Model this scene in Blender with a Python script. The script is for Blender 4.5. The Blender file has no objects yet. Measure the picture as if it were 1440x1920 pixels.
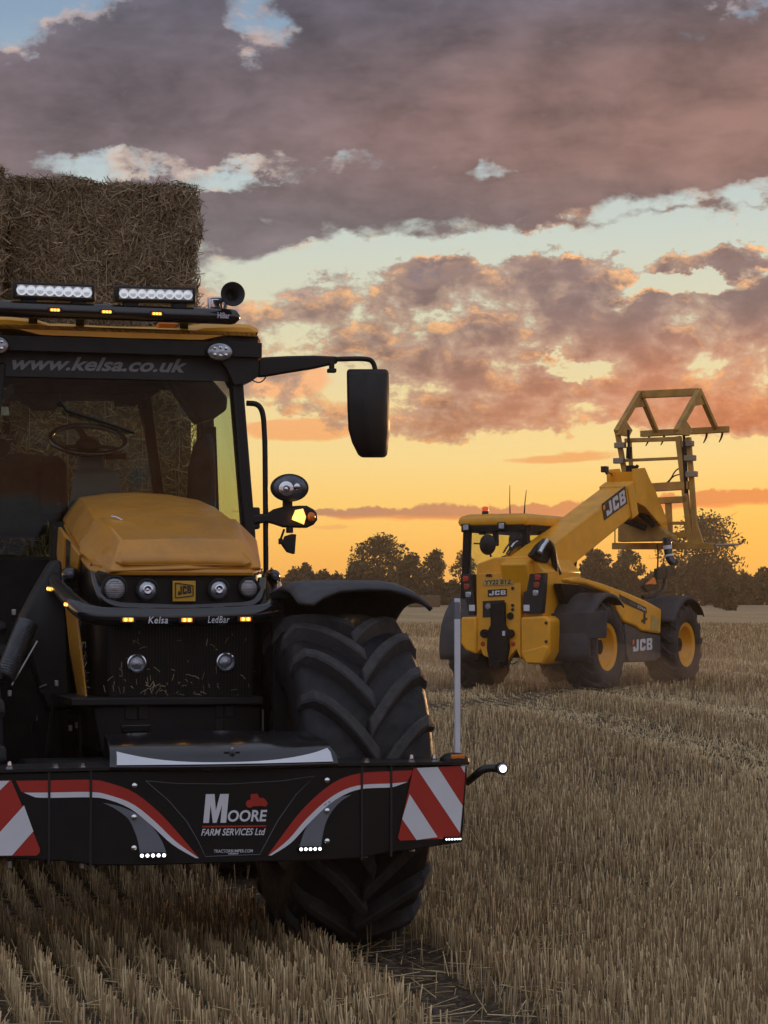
import bpy, bmesh, math, random
import numpy as np
from mathutils import Vector, Matrix
random.seed(7); np.random.seed(7)
R = math.radians
scene = bpy.context.scene
col = scene.collection

# ---------------------------------------------------------------- camera
FPX = 4270.0                      # focal length in pixels of a 1440 x 1920 frame (a 77 mm phone telephoto)
CAMZ = 1.6
PITCH = math.atan(190 / FPX)
cam = bpy.data.cameras.new('camera'); camo = bpy.data.objects.new('camera', cam); col.objects.link(camo)
cam.sensor_fit = 'VERTICAL'; cam.sensor_height = 36; cam.lens = FPX / 1920 * 36
cam.clip_start = 0.1; cam.clip_end = 6000
camo.location = (0, 0, CAMZ); camo.rotation_euler = (R(90) + PITCH, 0, 0)
scene.camera = camo

# ---------------------------------------------------------------- view + sun + sky
scene.view_settings.view_transform = 'Standard'; scene.view_settings.look = 'None'
scene.view_settings.gamma = 1; scene.view_settings.use_curve_mapping = False
scene.view_settings.exposure = 0.0
scene.cycles.max_bounces = 8; scene.cycles.diffuse_bounces = 3; scene.cycles.glossy_bounces = 3
scene.cycles.transparent_max_bounces = 12; scene.cycles.volume_bounces = 0
scene.cycles.sample_clamp_indirect = 4.0

SUN_AZ, SUN_EL = R(26), R(2.5)     # azimuth to the right of the view axis, low over the far hedge
sl = bpy.data.lights.new('sun', 'SUN'); so = bpy.data.objects.new('sun', sl); col.objects.link(so)
sl.energy = 1.2; sl.angle = R(4); sl.color = (1.0, 0.55, 0.25)
sd = Vector((math.sin(SUN_AZ) * math.cos(SUN_EL), math.cos(SUN_AZ) * math.cos(SUN_EL), math.sin(SUN_EL)))
so.rotation_euler = (-sd).to_track_quat('-Z', 'Y').to_euler()

def lin(r, g, b):
    f = lambda c: (c / 12.92 if c <= 0.04045 else ((c + 0.055) / 1.055) ** 2.4)
    return (f(r / 255), f(g / 255), f(b / 255), 1.0)

class NG:
    """small expression helper over a node tree"""
    def __init__(s, nt): s.nt = nt; s.n = nt.nodes; s.l = nt.links
    def node(s, t, **kw):
        n = s.n.new(t)
        for k, v in kw.items(): setattr(n, k, v)
        return n
    def put(s, sock, v):
        if hasattr(v, 'is_output') or isinstance(v, bpy.types.NodeSocket): s.l.new(v, sock)
        else: sock.default_value = v
    def m(s, op, a, b=None, c=None, clamp=False):
        n = s.n.new('ShaderNodeMath'); n.operation = op; n.use_clamp = clamp
        s.put(n.inputs[0], a)
        if b is not None: s.put(n.inputs[1], b)
        if c is not None: s.put(n.inputs[2], c)
        return n.outputs[0]
    def add(s, *a):
        r = a[0]
        for x in a[1:]: r = s.m('ADD', r, x)
        return r
    def mul(s, *a):
        r = a[0]
        for x in a[1:]: r = s.m('MULTIPLY', r, x)
        return r
    def sub(s, a, b): return s.m('SUBTRACT', a, b)
    def ss(s, x, lo, hi):           # smoothstep
        n = s.n.new('ShaderNodeMapRange'); n.interpolation_type = 'SMOOTHSTEP'
        s.put(n.inputs[0], x); n.inputs[1].default_value = lo; n.inputs[2].default_value = hi
        n.inputs[3].default_value = 0; n.inputs[4].default_value = 1
        return n.outputs[0]
    def map(s, x, lo, hi, a, b):
        n = s.n.new('ShaderNodeMapRange'); n.clamp = True
        s.put(n.inputs[0], x); n.inputs[1].default_value = lo; n.inputs[2].default_value = hi
        n.inputs[3].default_value = a; n.inputs[4].default_value = b
        return n.outputs[0]
    def mix(s, f, a, b, mode='MIX'):
        n = s.n.new('ShaderNodeMix'); n.data_type = 'RGBA'; n.blend_type = mode; n.clamp_factor = True
        s.put(n.inputs[0], f); s.put(n.inputs[6], a); s.put(n.inputs[7], b)
        return n.outputs[2]
    def noise(s, vec, scale, detail=6, rough=0.55, dist=0.0, lac=2.0, dim='3D', out=0):
        n = s.n.new('ShaderNodeTexNoise'); n.noise_dimensions = dim
        if vec is not None: s.l.new(vec, n.inputs['Vector'])
        n.inputs['Scale'].default_value = scale; n.inputs['Detail'].default_value = detail
        n.inputs['Roughness'].default_value = rough; n.inputs['Lacunarity'].default_value = lac
        n.inputs['Distortion'].default_value = dist
        return n.outputs[out]
    def ramp(s, x, stops, interp='LINEAR'):
        n = s.n.new('ShaderNodeValToRGB'); cr = n.color_ramp; cr.interpolation = interp
        while len(cr.elements) < len(stops): cr.elements.new(0.5)
        for e, (p, c) in zip(cr.elements, stops): e.position = p; e.color = c
        s.put(n.inputs[0], x)
        return n.outputs[0]
    def comb(s, x, y, z):
        n = s.n.new('ShaderNodeCombineXYZ')
        for i, v in enumerate((x, y, z)): s.put(n.inputs[i], v)
        return n.outputs[0]

def build_world():
    w = bpy.data.worlds.new('World'); scene.world = w; w.use_nodes = True
    nt = w.node_tree; nt.nodes.clear(); g = NG(nt)
    out = g.node('ShaderNodeOutputWorld'); bg = g.node('ShaderNodeBackground')
    nt.links.new(bg.outputs[0], out.inputs[0])
    tc = g.node('ShaderNodeTexCoord'); D = tc.outputs['Generated']
    sep = g.node('ShaderNodeSeparateXYZ'); nt.links.new(D, sep.inputs[0])
    X, Y, Z = sep.outputs
    az = g.m('ARCTAN2', X, Y); el = g.m('ARCSINE', Z)
    U = g.add(g.mul(az, 4.27), 0.72)                 # sky bearing, in units of 1/4.27 rad
    V = g.sub(1.15, g.mul(el, 4.27))                 # sky height, falling from the horizon (1.15)
    # ---------- clear sky
    k = [(1.15, (252, 172, 70)), (1.05, (250, 183, 84)), (0.95, (244, 198, 108)), (0.86, (236, 207, 138)),
         (0.76, (228, 206, 150)), (0.62, (208, 204, 172)), (0.45, (190, 200, 190)), (0.30, (172, 188, 194)),
         (0.05, (128, 152, 176)), (-0.6, (128, 150, 178)), (-5.2, (140, 158, 186))]
    stops = [((1.15 - v) / 6.4, lin(*c)) for v, c in k]
    base = g.ramp(g.mul(g.sub(1.15, V), 1 / 6.4), stops)
    ky = g.node('ShaderNodeTexSky'); ky.sky_type = 'NISHITA'; ky.sun_disc = False
    ky.sun_elevation = SUN_EL; ky.sun_rotation = SUN_AZ; ky.air_density = 1.3; ky.dust_density = 2.5
    nish = g.mix(1.0, ky.outputs[0], (0.10, 0.10, 0.10, 1), 'MULTIPLY')
    base = g.mix(0.05, base, nish)
    # warmer toward the sun, blue-grey dusk on the far side of the sky
    east = g.ss(Y, 0.75, -0.5)
    base = g.mix(g.mul(g.ss(U, 0.75, 1.6), g.ss(V, 0.78, 1.08), 0.5), base, lin(255, 180, 56))
    duskc = g.ramp(g.map(Z, 0, 1, 0, 1), [(0, lin(138, 134, 150)), (0.22, lin(176, 178, 194)), (0.55, lin(196, 200, 214)), (1, lin(178, 190, 212))])
    base = g.mix(east, base, duskc)
    # ---------- cloud coordinates (direction space, clouds flattened by perspective)
    P = g.comb(g.mul(az, 4.27), g.mul(el, 4.27), 0.0)
    def shifted(du, dv, sy=1.7, seed=0.0):
        return g.comb(g.add(g.mul(X, 4.27), du), g.add(g.mul(Z, 4.27 * sy), dv * sy), g.add(g.mul(Y, 1.2), seed))
    w1 = g.noise(shifted(0, 0, 1.6, 3.1), 4.0, 6, 0.62); w2 = g.noise(shifted(0, 0, 1.6, 7.7), 5.0, 7, 0.65)
    Uw = g.add(U, g.mul(g.sub(w1, 0.5), 0.36)); Vw = g.add(V, g.mul(g.sub(w2, 0.5), 0.20))
    def blob(cu, cv, ru, rv, tilt=0.0):              # 1 in the centre, 0 outside, soft and ragged
        a = g.sub(Uw, cu); b = g.sub(g.sub(Vw, cv), g.mul(a, tilt))
        q = g.add(g.m('POWER', g.m('ABSOLUTE', g.mul(a, 1 / ru)), 2), g.m('POWER', g.m('ABSOLUTE', g.mul(b, 1 / rv)), 2))
        return g.ss(q, 1.0, 0.0)
    big = g.noise(shifted(0, 0, 2.2), 2.3, 4, 0.5)
    med = g.noise(shifted(0, 0, 1.9), 5.5, 8, 0.58, 0.25)
    fine = g.noise(shifted(0, 0, 1.35), 16.0, 7, 0.62, 0.3)
    lump = g.noise(shifted(0, 0, 1.5, 2.0), 9.0, 8, 0.60, 0.2); lumpu = g.noise(shifted(0.006, 0.020, 1.5, 2.0), 9.0, 8, 0.60, 0.2)
    medu = g.noise(shifted(0.012, 0.022, 1.9), 5.5, 8, 0.58, 0.25)
    fineu = g.noise(shifted(0.006, 0.020, 1.35), 16.0, 7, 0.62, 0.3)
    c = lambda n: g.sub(n, 0.5)
    # ---------- layer A : the broad dark deck overhead, ragged lower edge
    edge = g.add(g.sub(0.590, g.mul(U, 0.070)), g.mul(c(big), 0.10), g.mul(c(med), 0.13), g.mul(c(fine), 0.05))
    inA = g.mul(g.sub(edge, V), 9.0)
    holes = g.add(g.mul(blob(0.02, 0.00, 0.26, 0.14), 1.35), g.mul(blob(0.27, 0.325, 0.32, 0.034, 0.05), 0.78),
                  g.mul(blob(0.47, 0.05, 0.11, 0.10), 0.85), g.mul(blob(0.93, 0.335, 0.10, 0.030), 0.55),
                  g.mul(blob(1.40, 0.02, 0.10, 0.06), 0.8), g.mul(blob(1.25, 0.375, 0.35, 0.035, -0.1), 0.6),
                  g.mul(blob(0.60, 0.325, 0.22, 0.028), 0.38))
    openA = g.mul(g.ss(V, -0.2, -2.2), g.add(g.mul(c(big), 3.0), 0.15))       # broken further overhead
    dA = g.m('MINIMUM', inA, 1.25)
    strk = g.noise(shifted(0, 0, 3.6, 9.0), 6.0, 8, 0.62, 0.3)
    bline = g.sub(0.497, g.mul(g.sub(U, 0.5), 0.070)); bnd = g.m('ABSOLUTE', g.sub(g.add(Vw, g.mul(c(fine), 0.03)), bline))
    carve = g.mul(g.ss(bnd, 0.045, 0.008), g.ss(U, 0.30, 0.62))
    dA = g.sub(g.sub(g.add(dA, g.mul(c(med), 1.9), g.mul(c(strk), 1.1), g.mul(c(lump), 1.1), g.mul(c(fine), 1.2), 0.04), g.mul(carve, 1.0)), g.add(g.mul(holes, 1.15), openA))
    aA = g.ss(dA, 0.0, 0.95)
    # ---------- layer B : the cumulus bank, broken on its left, solid on its right
    topB = g.add(0.424, g.mul(g.ss(U, 0.85, 0.45), 0.045), g.mul(c(lump), -0.20), g.mul(c(med), -0.10))
    botB = g.add(0.828, g.mul(c(big), 0.05), g.mul(c(lump), 0.05), g.mul(g.ss(U, 0.80, 0.5), -0.04))
    inB = g.m('MINIMUM', g.mul(g.sub(V, topB), 12.0), g.mul(g.sub(botB, V), 22.0))
    inB = g.m('MINIMUM', inB, 0.72)
    brokenB = g.mul(g.ss(U, 1.12, 0.60), 0.40)
    gapB = g.add(g.mul(blob(1.30, 0.535, 0.20, 0.030, -0.22), 1.2), g.mul(blob(1.07, 0.69, 0.10, 0.025), 0.8),
                 g.mul(blob(0.66, 0.70, 0.10, 0.05), 0.45), g.mul(blob(0.80, 0.60, 0.09, 0.05), 0.35))
    def densB(l_, m_, f_): return g.sub(g.add(inB, g.mul(c(l_), 3.1), g.mul(c(m_), 1.5), g.mul(c(f_), 1.1)), g.add(brokenB, gapB, g.mul(carve, 0.9)))
    dB = densB(lump, med, fine); dBu = densB(lumpu, medu, fineu)
    aB = g.ss(dB, 0.02, 0.42)
    rim = g.ss(g.sub(dB, dBu), 0.06, 0.40)
    thin = g.mul(aB, g.ss(dB, 0.90, 0.25))
    # ---------- layer C : thin stratus streaks over the glow
    stn = g.noise(shifted(0, 0, 5.0), 7.0, 6, 0.55)
    bump = g.noise(shifted(0, 0, 0.6, 5.0), 17.0, 6, 0.62)
    upC = g.add(0.945, g.mul(c(bump), -0.060), g.mul(c(lump), -0.030), g.mul(c(fine), -0.022), g.mul(g.ss(U, 1.05, 1.35), -0.028))
    loC = g.add(0.974, g.mul(c(stn), 0.014), g.mul(g.ss(U, 1.05, 1.35), -0.022))
    dC = g.m('MINIMUM', g.mul(g.sub(V, upC), 130), g.mul(g.sub(loC, V), 170))
    dC = g.add(dC, g.mul(g.ss(U, 0.66, 0.56), -1.4), g.mul(c(stn), 2.2), 0.2)
    aC = g.mul(g.ss(dC, 0.0, 0.9), 0.92)
    def streak(cu, cv, ru, rv, tilt=0):
        a_ = g.sub(U, cu); b_ = g.sub(g.sub(g.add(V, g.mul(c(stn), 0.022)), cv), g.mul(a_, tilt))
        q = g.add(g.m('POWER', g.m('ABSOLUTE', g.mul(a_, 1 / ru)), 2), g.m('POWER', g.m('ABSOLUTE', g.mul(b_, 1 / rv)), 2))
        return g.ss(g.add(g.mul(g.ss(q, 1.0, 0.0), 1.2), g.mul(c(lump), 1.4), g.mul(c(stn), 1.2)), 0.35, 0.9)
    aS = g.m('MAXIMUM', streak(1.06, 0.858, 0.16, 0.016, -0.05), streak(0.56, 0.805, 0.15, 0.032, 0.0))
    aS = g.m('MAXIMUM', aS, streak(0.53, 0.715, 0.13, 0.05, 0.0))
    aS = g.m('MAXIMUM', aS, streak(1.42, 0.805, 0.12, 0.02, 0.0))
    aS = g.m('MAXIMUM', aS, g.mul(streak(0.62, 0.988, 0.05, 0.008), 0.6))
    # ---------- colours
    warm = g.ss(U, 0.55, 1.5)
    cA = g.ramp(g.map(V, -1.5, 0.5, 0, 1), [(0, lin(118, 122, 136)), (0.72, lin(88, 86, 98)), (0.86, lin(97, 90, 97)), (1, lin(110, 100, 104))])
    band = g.mul(g.ss(V, 0.02, 0.22), g.ss(V, 0.44, 0.30), g.add(0.30, g.mul(g.ss(U, 0.2, 1.45), 0.75)), g.map(big, 0.35, 0.65, 0.55, 1.0))
    cA = g.mix(g.mul(band, 0.66), cA, lin(138, 101, 92))
    cA = g.mix(g.mul(g.ss(dA, 1.0, 0.1), 0.45), cA, lin(164, 158, 158))
    cA = g.mix(g.mul(g.ss(dA, 0.85, 0.2), g.ss(lump, 0.47, 0.60), g.ss(V, 0.62, 0.40), 0.85), cA, lin(238, 176, 124))
    cA = g.mix(g.mul(g.ss(U, 0.35, 1.45), g.ss(V, -0.1, 0.15), 0.55), cA, lin(128, 97, 86))
    light = g.map(g.add(g.mul(big, 0.30), g.mul(med, 0.40), g.mul(strk, 0.18), g.mul(lump, 0.22)), 0.45, 0.66, 0.66, 1.38)
    cA = g.mix(1.0, cA, g.comb(light, light, light), 'MULTIPLY')
    cB = g.ramp(g.map(V, 0.45, 0.83, 0, 1), [(0, lin(132, 110, 108)), (0.45, lin(134, 112, 108)), (0.8, lin(152, 116, 102)), (1, lin(178, 124, 94))])
    cB = g.mix(g.mul(warm, g.ss(V, 0.55, 0.78), 0.85), cB, lin(206, 122, 80))
    lightB = g.map(g.add(g.mul(lump, 0.6), g.mul(fine, 0.4)), 0.36, 0.66, 1.28, 0.70)
    cB = g.mix(1.0, cB, g.comb(lightB, lightB, lightB), 'MULTIPLY')
    cB = g.mix(g.mul(thin, 0.42), cB, lin(208, 176, 146))
    glow = g.mix(g.ss(V, 0.5, 0.75), lin(250, 186, 124), lin(250, 178, 104))
    cB = g.mix(g.mul(rim, g.ss(dB, 1.0, 0.3), g.map(V, 0.46, 0.66, 0.95, 0.55)), cB, glow)
    cC = g.mix(warm, lin(176, 124, 98), lin(226, 136, 72))
    cC = g.mix(g.ss(g.sub(loC, V), 0.010, -0.002), cC, lin(244, 150, 76))
    sky = g.mix(aC, base, cC)
    sky = g.mix(g.mul(aS, 0.85), sky, g.mix(g.ss(V, 0.70, 0.86), lin(236, 168, 118), lin(228, 158, 96)))
    sky = g.mix(g.mul(aB, 0.97), sky, cB)
    cA = g.mix(g.mul(east, 0.9), cA, duskc)
    sky = g.mix(g.mul(aA, 0.97), sky, cA)
    # ground below the horizon (never seen: the field covers it)
    sky = g.mix(g.ss(Z, -0.005, -0.05), sky, lin(70, 58, 44))
    nt.links.new(sky, bg.inputs[0]); bg.inputs[1].default_value = 1.2
    w.cycles.sampling_method = 'MANUAL'; w.cycles.sample_map_resolution = 1024
build_world()

# ---------------------------------------------------------------- helpers
class Frame:
    """a local frame (origin, heading); hit() = where the line of sight through a photo pixel meets a local plane"""
    def __init__(s, origin, yaw):
        s.M = Matrix.Translation(origin) @ Matrix.Rotation(yaw, 4, 'Z'); s.I = s.M.inverted(); s.yaw = yaw; s.o = Vector(origin)
    def hit(s, px, py, axis, val):
        d = Matrix.Rotation(PITCH, 3, 'X') @ Vector(((px - 720) / FPX, 1.0, -(py - 960) / FPX))
        o = s.I @ Vector((0, 0, CAMZ)); d = s.I.to_3x3() @ d
        i = 'xyz'.index(axis); t = (val - o[i]) / d[i]
        return o + d * t
WORLD = Frame((0, 0, 0), 0)

class MB:
    def __init__(s): s.v = []; s.f = []
    def add(s, vs, fs):
        n = len(s.v); s.v += [tuple(x) for x in vs]; s.f += [tuple(i + n for i in f) for f in fs]; return s
    def box(s, c, size, rot=None):
        x, y, z = [q / 2 for q in size]; c = Vector(c)
        vs = [Vector(p) for p in ((-x,-y,-z),(x,-y,-z),(x,y,-z),(-x,y,-z),(-x,-y,z),(x,-y,z),(x,y,z),(-x,y,z))]
        if rot is not None: vs = [rot @ p for p in vs]
        return s.add([c + p for p in vs], [(0,3,2,1),(4,5,6,7),(0,1,5,4),(1,2,6,5),(2,3,7,6),(3,0,4,7)])
    def bar(s, a, b, w, h, up=(0, 0, 1)):           # square bar from a to b
        a, b = Vector(a), Vector(b); d = (b - a); L = d.length; d.normalize()
        up = Vector(up)
        if abs(d.dot(up)) > 0.97: up = Vector((0, 1, 0))
        sx = d.cross(up).normalized(); sz = sx.cross(d).normalized()
        rot = Matrix((sx, d, sz)).transposed()
        return s.box((a + b) / 2, (w, L, h), rot)
    def prism(s, poly, off):
        n = len(poly); off = Vector(off); P = [Vector(p) for p in poly]
        fs = [tuple(range(n)), tuple(range(2 * n - 1, n - 1, -1))]
        fs += [(i, i + n, (i + 1) % n + n, (i + 1) % n) for i in range(n)]
        return s.add(P + [p + off for p in P], fs)
    def poly(s, pts): return s.add(pts, [tuple(range(len(pts)))])
    def loft(s, rings, closed=True, caps=True):
        n = len(rings[0]); vs = [p for r in rings for p in r]; fs = []
        for i in range(len(rings) - 1):
            for j in range(n if closed else n - 1):
                k = (j + 1) % n
                fs.append((i * n + j, i * n + k, (i + 1) * n + k, (i + 1) * n + j))
        if caps and closed:
            fs.append(tuple(range(n - 1, -1, -1))); b = (len(rings) - 1) * n; fs.append(tuple(range(b, b + n)))
        return s.add(vs, fs)
    def tube(s, pts, r, n=10, caps=True):
        pts = [Vector(p) for p in pts]; rings = []; prev = None
        for i, p in enumerate(pts):
            t = (pts[min(i + 1, len(pts) - 1)] - pts[max(i - 1, 0)]).normalized()
            if prev is None:
                prev = t.cross(Vector((0, 0, 1)))
                if prev.length < 0.05: prev = t.cross(Vector((0, 1, 0)))
            prev = (prev - t * prev.dot(t)).normalized(); q = t.cross(prev)
            rr = r[i] if isinstance(r, (list, tuple)) else r
            rings.append([p + (prev * math.cos(2 * math.pi * k / n) + q * math.sin(2 * math.pi * k / n)) * rr for k in range(n)])
        return s.loft(rings, True, caps)
    def lathe(s, prof, o, axis, n=24, caps=True):    # prof: (radius, height along axis)
        o = Vector(o); a = Vector(axis).normalized()
        p = a.cross(Vector((0, 0, 1)))
        if p.length < 0.05: p = a.cross(Vector((0, 1, 0)))
        p.normalize(); q = a.cross(p)
        rings = [[o + a * h + (p * math.cos(2 * math.pi * k / n) + q * math.sin(2 * math.pi * k / n)) * max(r, 1e-4) for k in range(n)] for r, h in prof]
        return s.loft(rings, True, caps)
    def build(s, name, m, parent=None, bevel=0.0, smooth=35, solid=0.0, sub=0, label=None, kind=None, seg=2):
        me = bpy.data.meshes.new(name); me.from_pydata(s.v, [], s.f); me.update()
        bm = bmesh.new(); bm.from_mesh(me); bmesh.ops.recalc_face_normals(bm, faces=bm.faces); bm.to_mesh(me); bm.free()
        if m: me.materials.append(m)
        if smooth:
            me.polygons.foreach_set('use_smooth', [True] * len(me.polygons)); me.set_sharp_from_angle(angle=R(smooth))
        o = bpy.data.objects.new(name, me); col.objects.link(o)
        if parent: o.parent = parent
        if solid:
            md = o.modifiers.new('solid', 'SOLIDIFY'); md.thickness = solid; md.offset = 0
        if bevel:
            md = o.modifiers.new('bevel', 'BEVEL'); md.width = bevel; md.segments = seg; md.limit_method = 'ANGLE'; md.angle_limit = R(40)
        if sub:
            md = o.modifiers.new('sub', 'SUBSURF'); md.levels = sub; md.render_levels = sub
        if label: o['label'] = label
        if kind: o['kind'] = kind
        return o

def fillet(pts, r, n=6):
    pts = [Vector(p) for p in pts]; out = [pts[0]]
    for i in range(1, len(pts) - 1):
        a, b, c = pts[i - 1], pts[i], pts[i + 1]
        ra = min(r, (a - b).length * 0.49); rc = min(r, (c - b).length * 0.49)
        p0 = b + (a - b).normalized() * ra; p1 = b + (c - b).normalized() * rc
        for k in range(n + 1):
            t = k / n; out.append((1 - t) ** 2 * p0 + 2 * t * (1 - t) * b + t * t * p1)
    return out + [pts[-1]]
def arc(a, b, c, n=10):       # quadratic curve
    a, b, c = Vector(a), Vector(b), Vector(c)
    return [(1 - t) ** 2 * a + 2 * t * (1 - t) * b + t * t * c for t in [k / n for k in range(n + 1)]]

def thing(name, label, cat, loc=(0, 0, 0), rotz=0.0, group=None):
    o = bpy.data.objects.new(name, None); col.objects.link(o); o.empty_display_size = 0.3
    o.location = loc; o.rotation_euler = (0, 0, rotz); o['label'] = label; o['category'] = cat
    if group: o['group'] = group
    return o
def tag(o, label, cat, group=None):
    o['label'] = label; o['category'] = cat
    if group: o['group'] = group
    return o
def bilin(c, u, v): return c[0] * (1-u)*(1-v) + c[1] * u*(1-v) + c[2] * u*v + c[3] * (1-u)*v    # bl, br, tr, tl
def flat_text(txt, m, parent, corners, shear=0.0, bold=0.02, name='lettering', spacing=1.0):
    """print a word into the quad bl, br, tr, tl (flat lettering)"""
    cu = bpy.data.curves.new('t', 'FONT'); cu.body = txt; cu.shear = shear; cu.offset = bold; cu.space_character = spacing
    cu.resolution_u = 3
    o = bpy.data.objects.new('t', cu); col.objects.link(o)
    dg = bpy.context.evaluated_depsgraph_get(); dg.update()
    me = bpy.data.meshes.new_from_object(o.evaluated_get(dg)); bpy.data.objects.remove(o)
    xs = [v.co.x for v in me.vertices]; ys = [v.co.y for v in me.vertices]
    x0, x1, y0, y1 = min(xs), max(xs), min(ys), max(ys)
    for v in me.vertices: v.co = bilin(corners, (v.co.x - x0) / (x1 - x0), (v.co.y - y0) / (y1 - y0))
    me.materials.clear(); me.materials.append(m); me.name = name
    r = bpy.data.objects.new(name, me); col.objects.link(r); r.parent = parent
    return r
BLOCK = {'J': [[(0,0),(.80,0),(1,.16),(1,1),(.62,1),(.62,.27),(.40,.27),(.40,.42),(0,.42)]],
 'C': [[(.14,0),(.88,0),(1,.14),(1,.38),(.64,.38),(.64,.27),(.37,.27),(.37,.73),(.64,.73),(.64,.62),(1,.62),(1,.86),(.88,1),(.14,1),(0,.86),(0,.14)]],
 'B': [[(0,0),(.36,0),(.36,1),(0,1)], [(.36,0),(.90,0),(.90,.22),(.36,.22)], [(.36,.41),(.90,.41),(.90,.61),(.36,.61)],
       [(.36,.79),(.88,.79),(.88,1),(.36,1)], [(.64,.22),(.90,.22),(.90,.41),(.64,.41)], [(.90,0),(1,.12),(1,.40),(.90,.48)],
       [(.64,.61),(.88,.61),(.88,.79),(.64,.79)], [(.88,.55),(.98,.63),(.98,.90),(.88,1)]]}
def block_logo(m, parent, corners, name='lettering', gap=0.06, slant=0.0):
    mb = MB(); w = (1 - 2 * gap) / 3
    for i, ch in enumerate('JCB'):
        for pl in BLOCK[ch]:
            mb.poly([bilin(corners, (i * (w + gap) + x * w), y) for x, y in pl])
    return mb.build(name, m, parent, smooth=0)

# ---------------------------------------------------------------- materials
def mat(name, color, rough=0.5, metal=0.0, var=0.25, vscale=6.0, bump=0.0, bscale=60.0, dust=0.0, dustc=(0.16, 0.115, 0.07), coat=0.0, spec=0.5, emit=0.0):
    m = bpy.data.materials.new(name); m.use_nodes = True; nt = m.node_tree; g = NG(nt); b = nt.nodes['Principled BSDF']
    tc = g.node('ShaderNodeTexCoord'); O = tc.outputs['Object']
    c = color if len(color) == 4 else (*color, 1)
    n = g.noise(O, vscale, 6, 0.6)
    k = g.map(n, 0.3, 0.7, 1 - var, 1 + var)
    cc = g.mix(1.0, c, g.comb(k, k, k), 'MULTIPLY')
    rr = g.map(g.noise(O, vscale * 2.3, 5, 0.65), 0.3, 0.7, max(0.02, rough * 0.75), min(1, rough * 1.25))
    if dust:
        geo = g.node('ShaderNodeNewGeometry'); s2 = g.node('ShaderNodeSeparateXYZ'); nt.links.new(geo.outputs['Normal'], s2.inputs[0])
        up = g.map(s2.outputs[2], -0.4, 1.0, 0.55, 1.25)
        d = g.mul(g.ss(g.noise(O, vscale * 1.4, 8, 0.7), 0.36, 0.72), up, dust)
        cc = g.mix(d, cc, (*dustc, 1)); rr = g.m('ADD', rr, g.mul(d, 0.35), clamp=True)
    g.put(b.inputs['Base Color'], cc); g.put(b.inputs['Roughness'], rr)
    b.inputs['Metallic'].default_value = metal; b.inputs['Coat Weight'].default_value = coat
    b.inputs['Coat Roughness'].default_value = 0.12; b.inputs['Specular IOR Level'].default_value = spec
    if bump:
        bn = g.node('ShaderNodeBump'); bn.inputs['Strength'].default_value = bump; bn.inputs['Distance'].default_value = 0.01
        nt.links.new(g.noise(O, bscale, 6, 0.65), bn.inputs['Height']); nt.links.new(bn.outputs[0], b.inputs['Normal'])
    if emit:
        g.put(b.inputs['Emission Color'], c); b.inputs['Emission Strength'].default_value = emit
    return m
def glass_mat(name, tint, rough=0.02, refl=1.0, dust=0.0, ior=1.45):
    m = bpy.data.materials.new(name); m.use_nodes = True; nt = m.node_tree; nt.nodes.clear(); g = NG(nt)
    out = g.node('ShaderNodeOutputMaterial'); tr = g.node('ShaderNodeBsdfTransparent'); tr.inputs[0].default_value = (*tint, 1)
    gl = g.node('ShaderNodeBsdfGlossy'); gl.inputs['Roughness'].default_value = rough; gl.inputs[0].default_value = (refl, refl, refl, 1)
    lw = g.node('ShaderNodeLayerWeight'); lw.inputs[0].default_value = 0.5      # same reflection from either side of the thin pane
    f0 = ((ior - 1) / (ior + 1)) ** 2
    fr = g.add(g.mul(g.m('POWER', lw.outputs['Facing'], 5.0), (1 - f0) * 0.8), f0)
    mx = g.node('ShaderNodeMixShader'); nt.links.new(fr, mx.inputs[0]); nt.links.new(tr.outputs[0], mx.inputs[1]); nt.links.new(gl.outputs[0], mx.inputs[2])
    last = mx.outputs[0]
    if dust:
        tc = g.node('ShaderNodeTexCoord'); df = g.node('ShaderNodeBsdfDiffuse'); df.inputs[0].default_value = (0.20, 0.18, 0.15, 1)
        f = g.mul(g.ss(g.noise(tc.outputs['Object'], 5.0, 8, 0.7), 0.40, 0.8), dust)
        f = g.add(f, g.mul(g.ss(g.noise(tc.outputs['Object'], 55.0, 2, 0.5), 0.73, 0.80), 0.5))
        m2 = g.node('ShaderNodeMixShader'); nt.links.new(f, m2.inputs[0]); nt.links.new(last, m2.inputs[1]); nt.links.new(df.outputs[0], m2.inputs[2]); last = m2.outputs[0]
    nt.links.new(last, out.inputs[0])
    return m
M = {}
M['yellow'] = mat('yellow_paint', (0.62, 0.262, 0.016), 0.34, var=0.10, vscale=3, dust=0.30, coat=0.35)
M['yellow_roof'] = mat('clean_yellow_paint', (0.95, 0.44, 0.018), 0.36, var=0.05, vscale=3, dust=0.08, coat=0.3)
M['yellow_dusty'] = mat('dusty_yellow_paint', (0.86, 0.385, 0.008), 0.40, var=0.12, vscale=2.2, dust=0.20, coat=0.15)
M['grab'] = mat('worn_yellow_steel', (0.50, 0.27, 0.045), 0.5, var=0.25, vscale=5, dust=0.55, dustc=(0.22, 0.16, 0.10))
M['black'] = mat('black_plastic', (0.0085, 0.0082, 0.0085), 0.45, var=0.25, dust=0.06, dustc=(0.05, 0.042, 0.034), spec=0.35)
M['black_gloss'] = mat('gloss_black_paint', (0.010, 0.010, 0.012), 0.16, var=0.2, coat=0.6, dust=0.04, dustc=(0.08, 0.065, 0.05))
M['bumper'] = mat('black_powder_coat', (0.0070, 0.0065, 0.0065), 0.42, var=0.25, vscale=4, dust=0.03, dustc=(0.05, 0.04, 0.03), spec=0.28)
M['dark'] = mat('dark_chassis', (0.0075, 0.007, 0.007), 0.65, var=0.4, dust=0.12, dustc=(0.04, 0.033, 0.026), spec=0.25)
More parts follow.
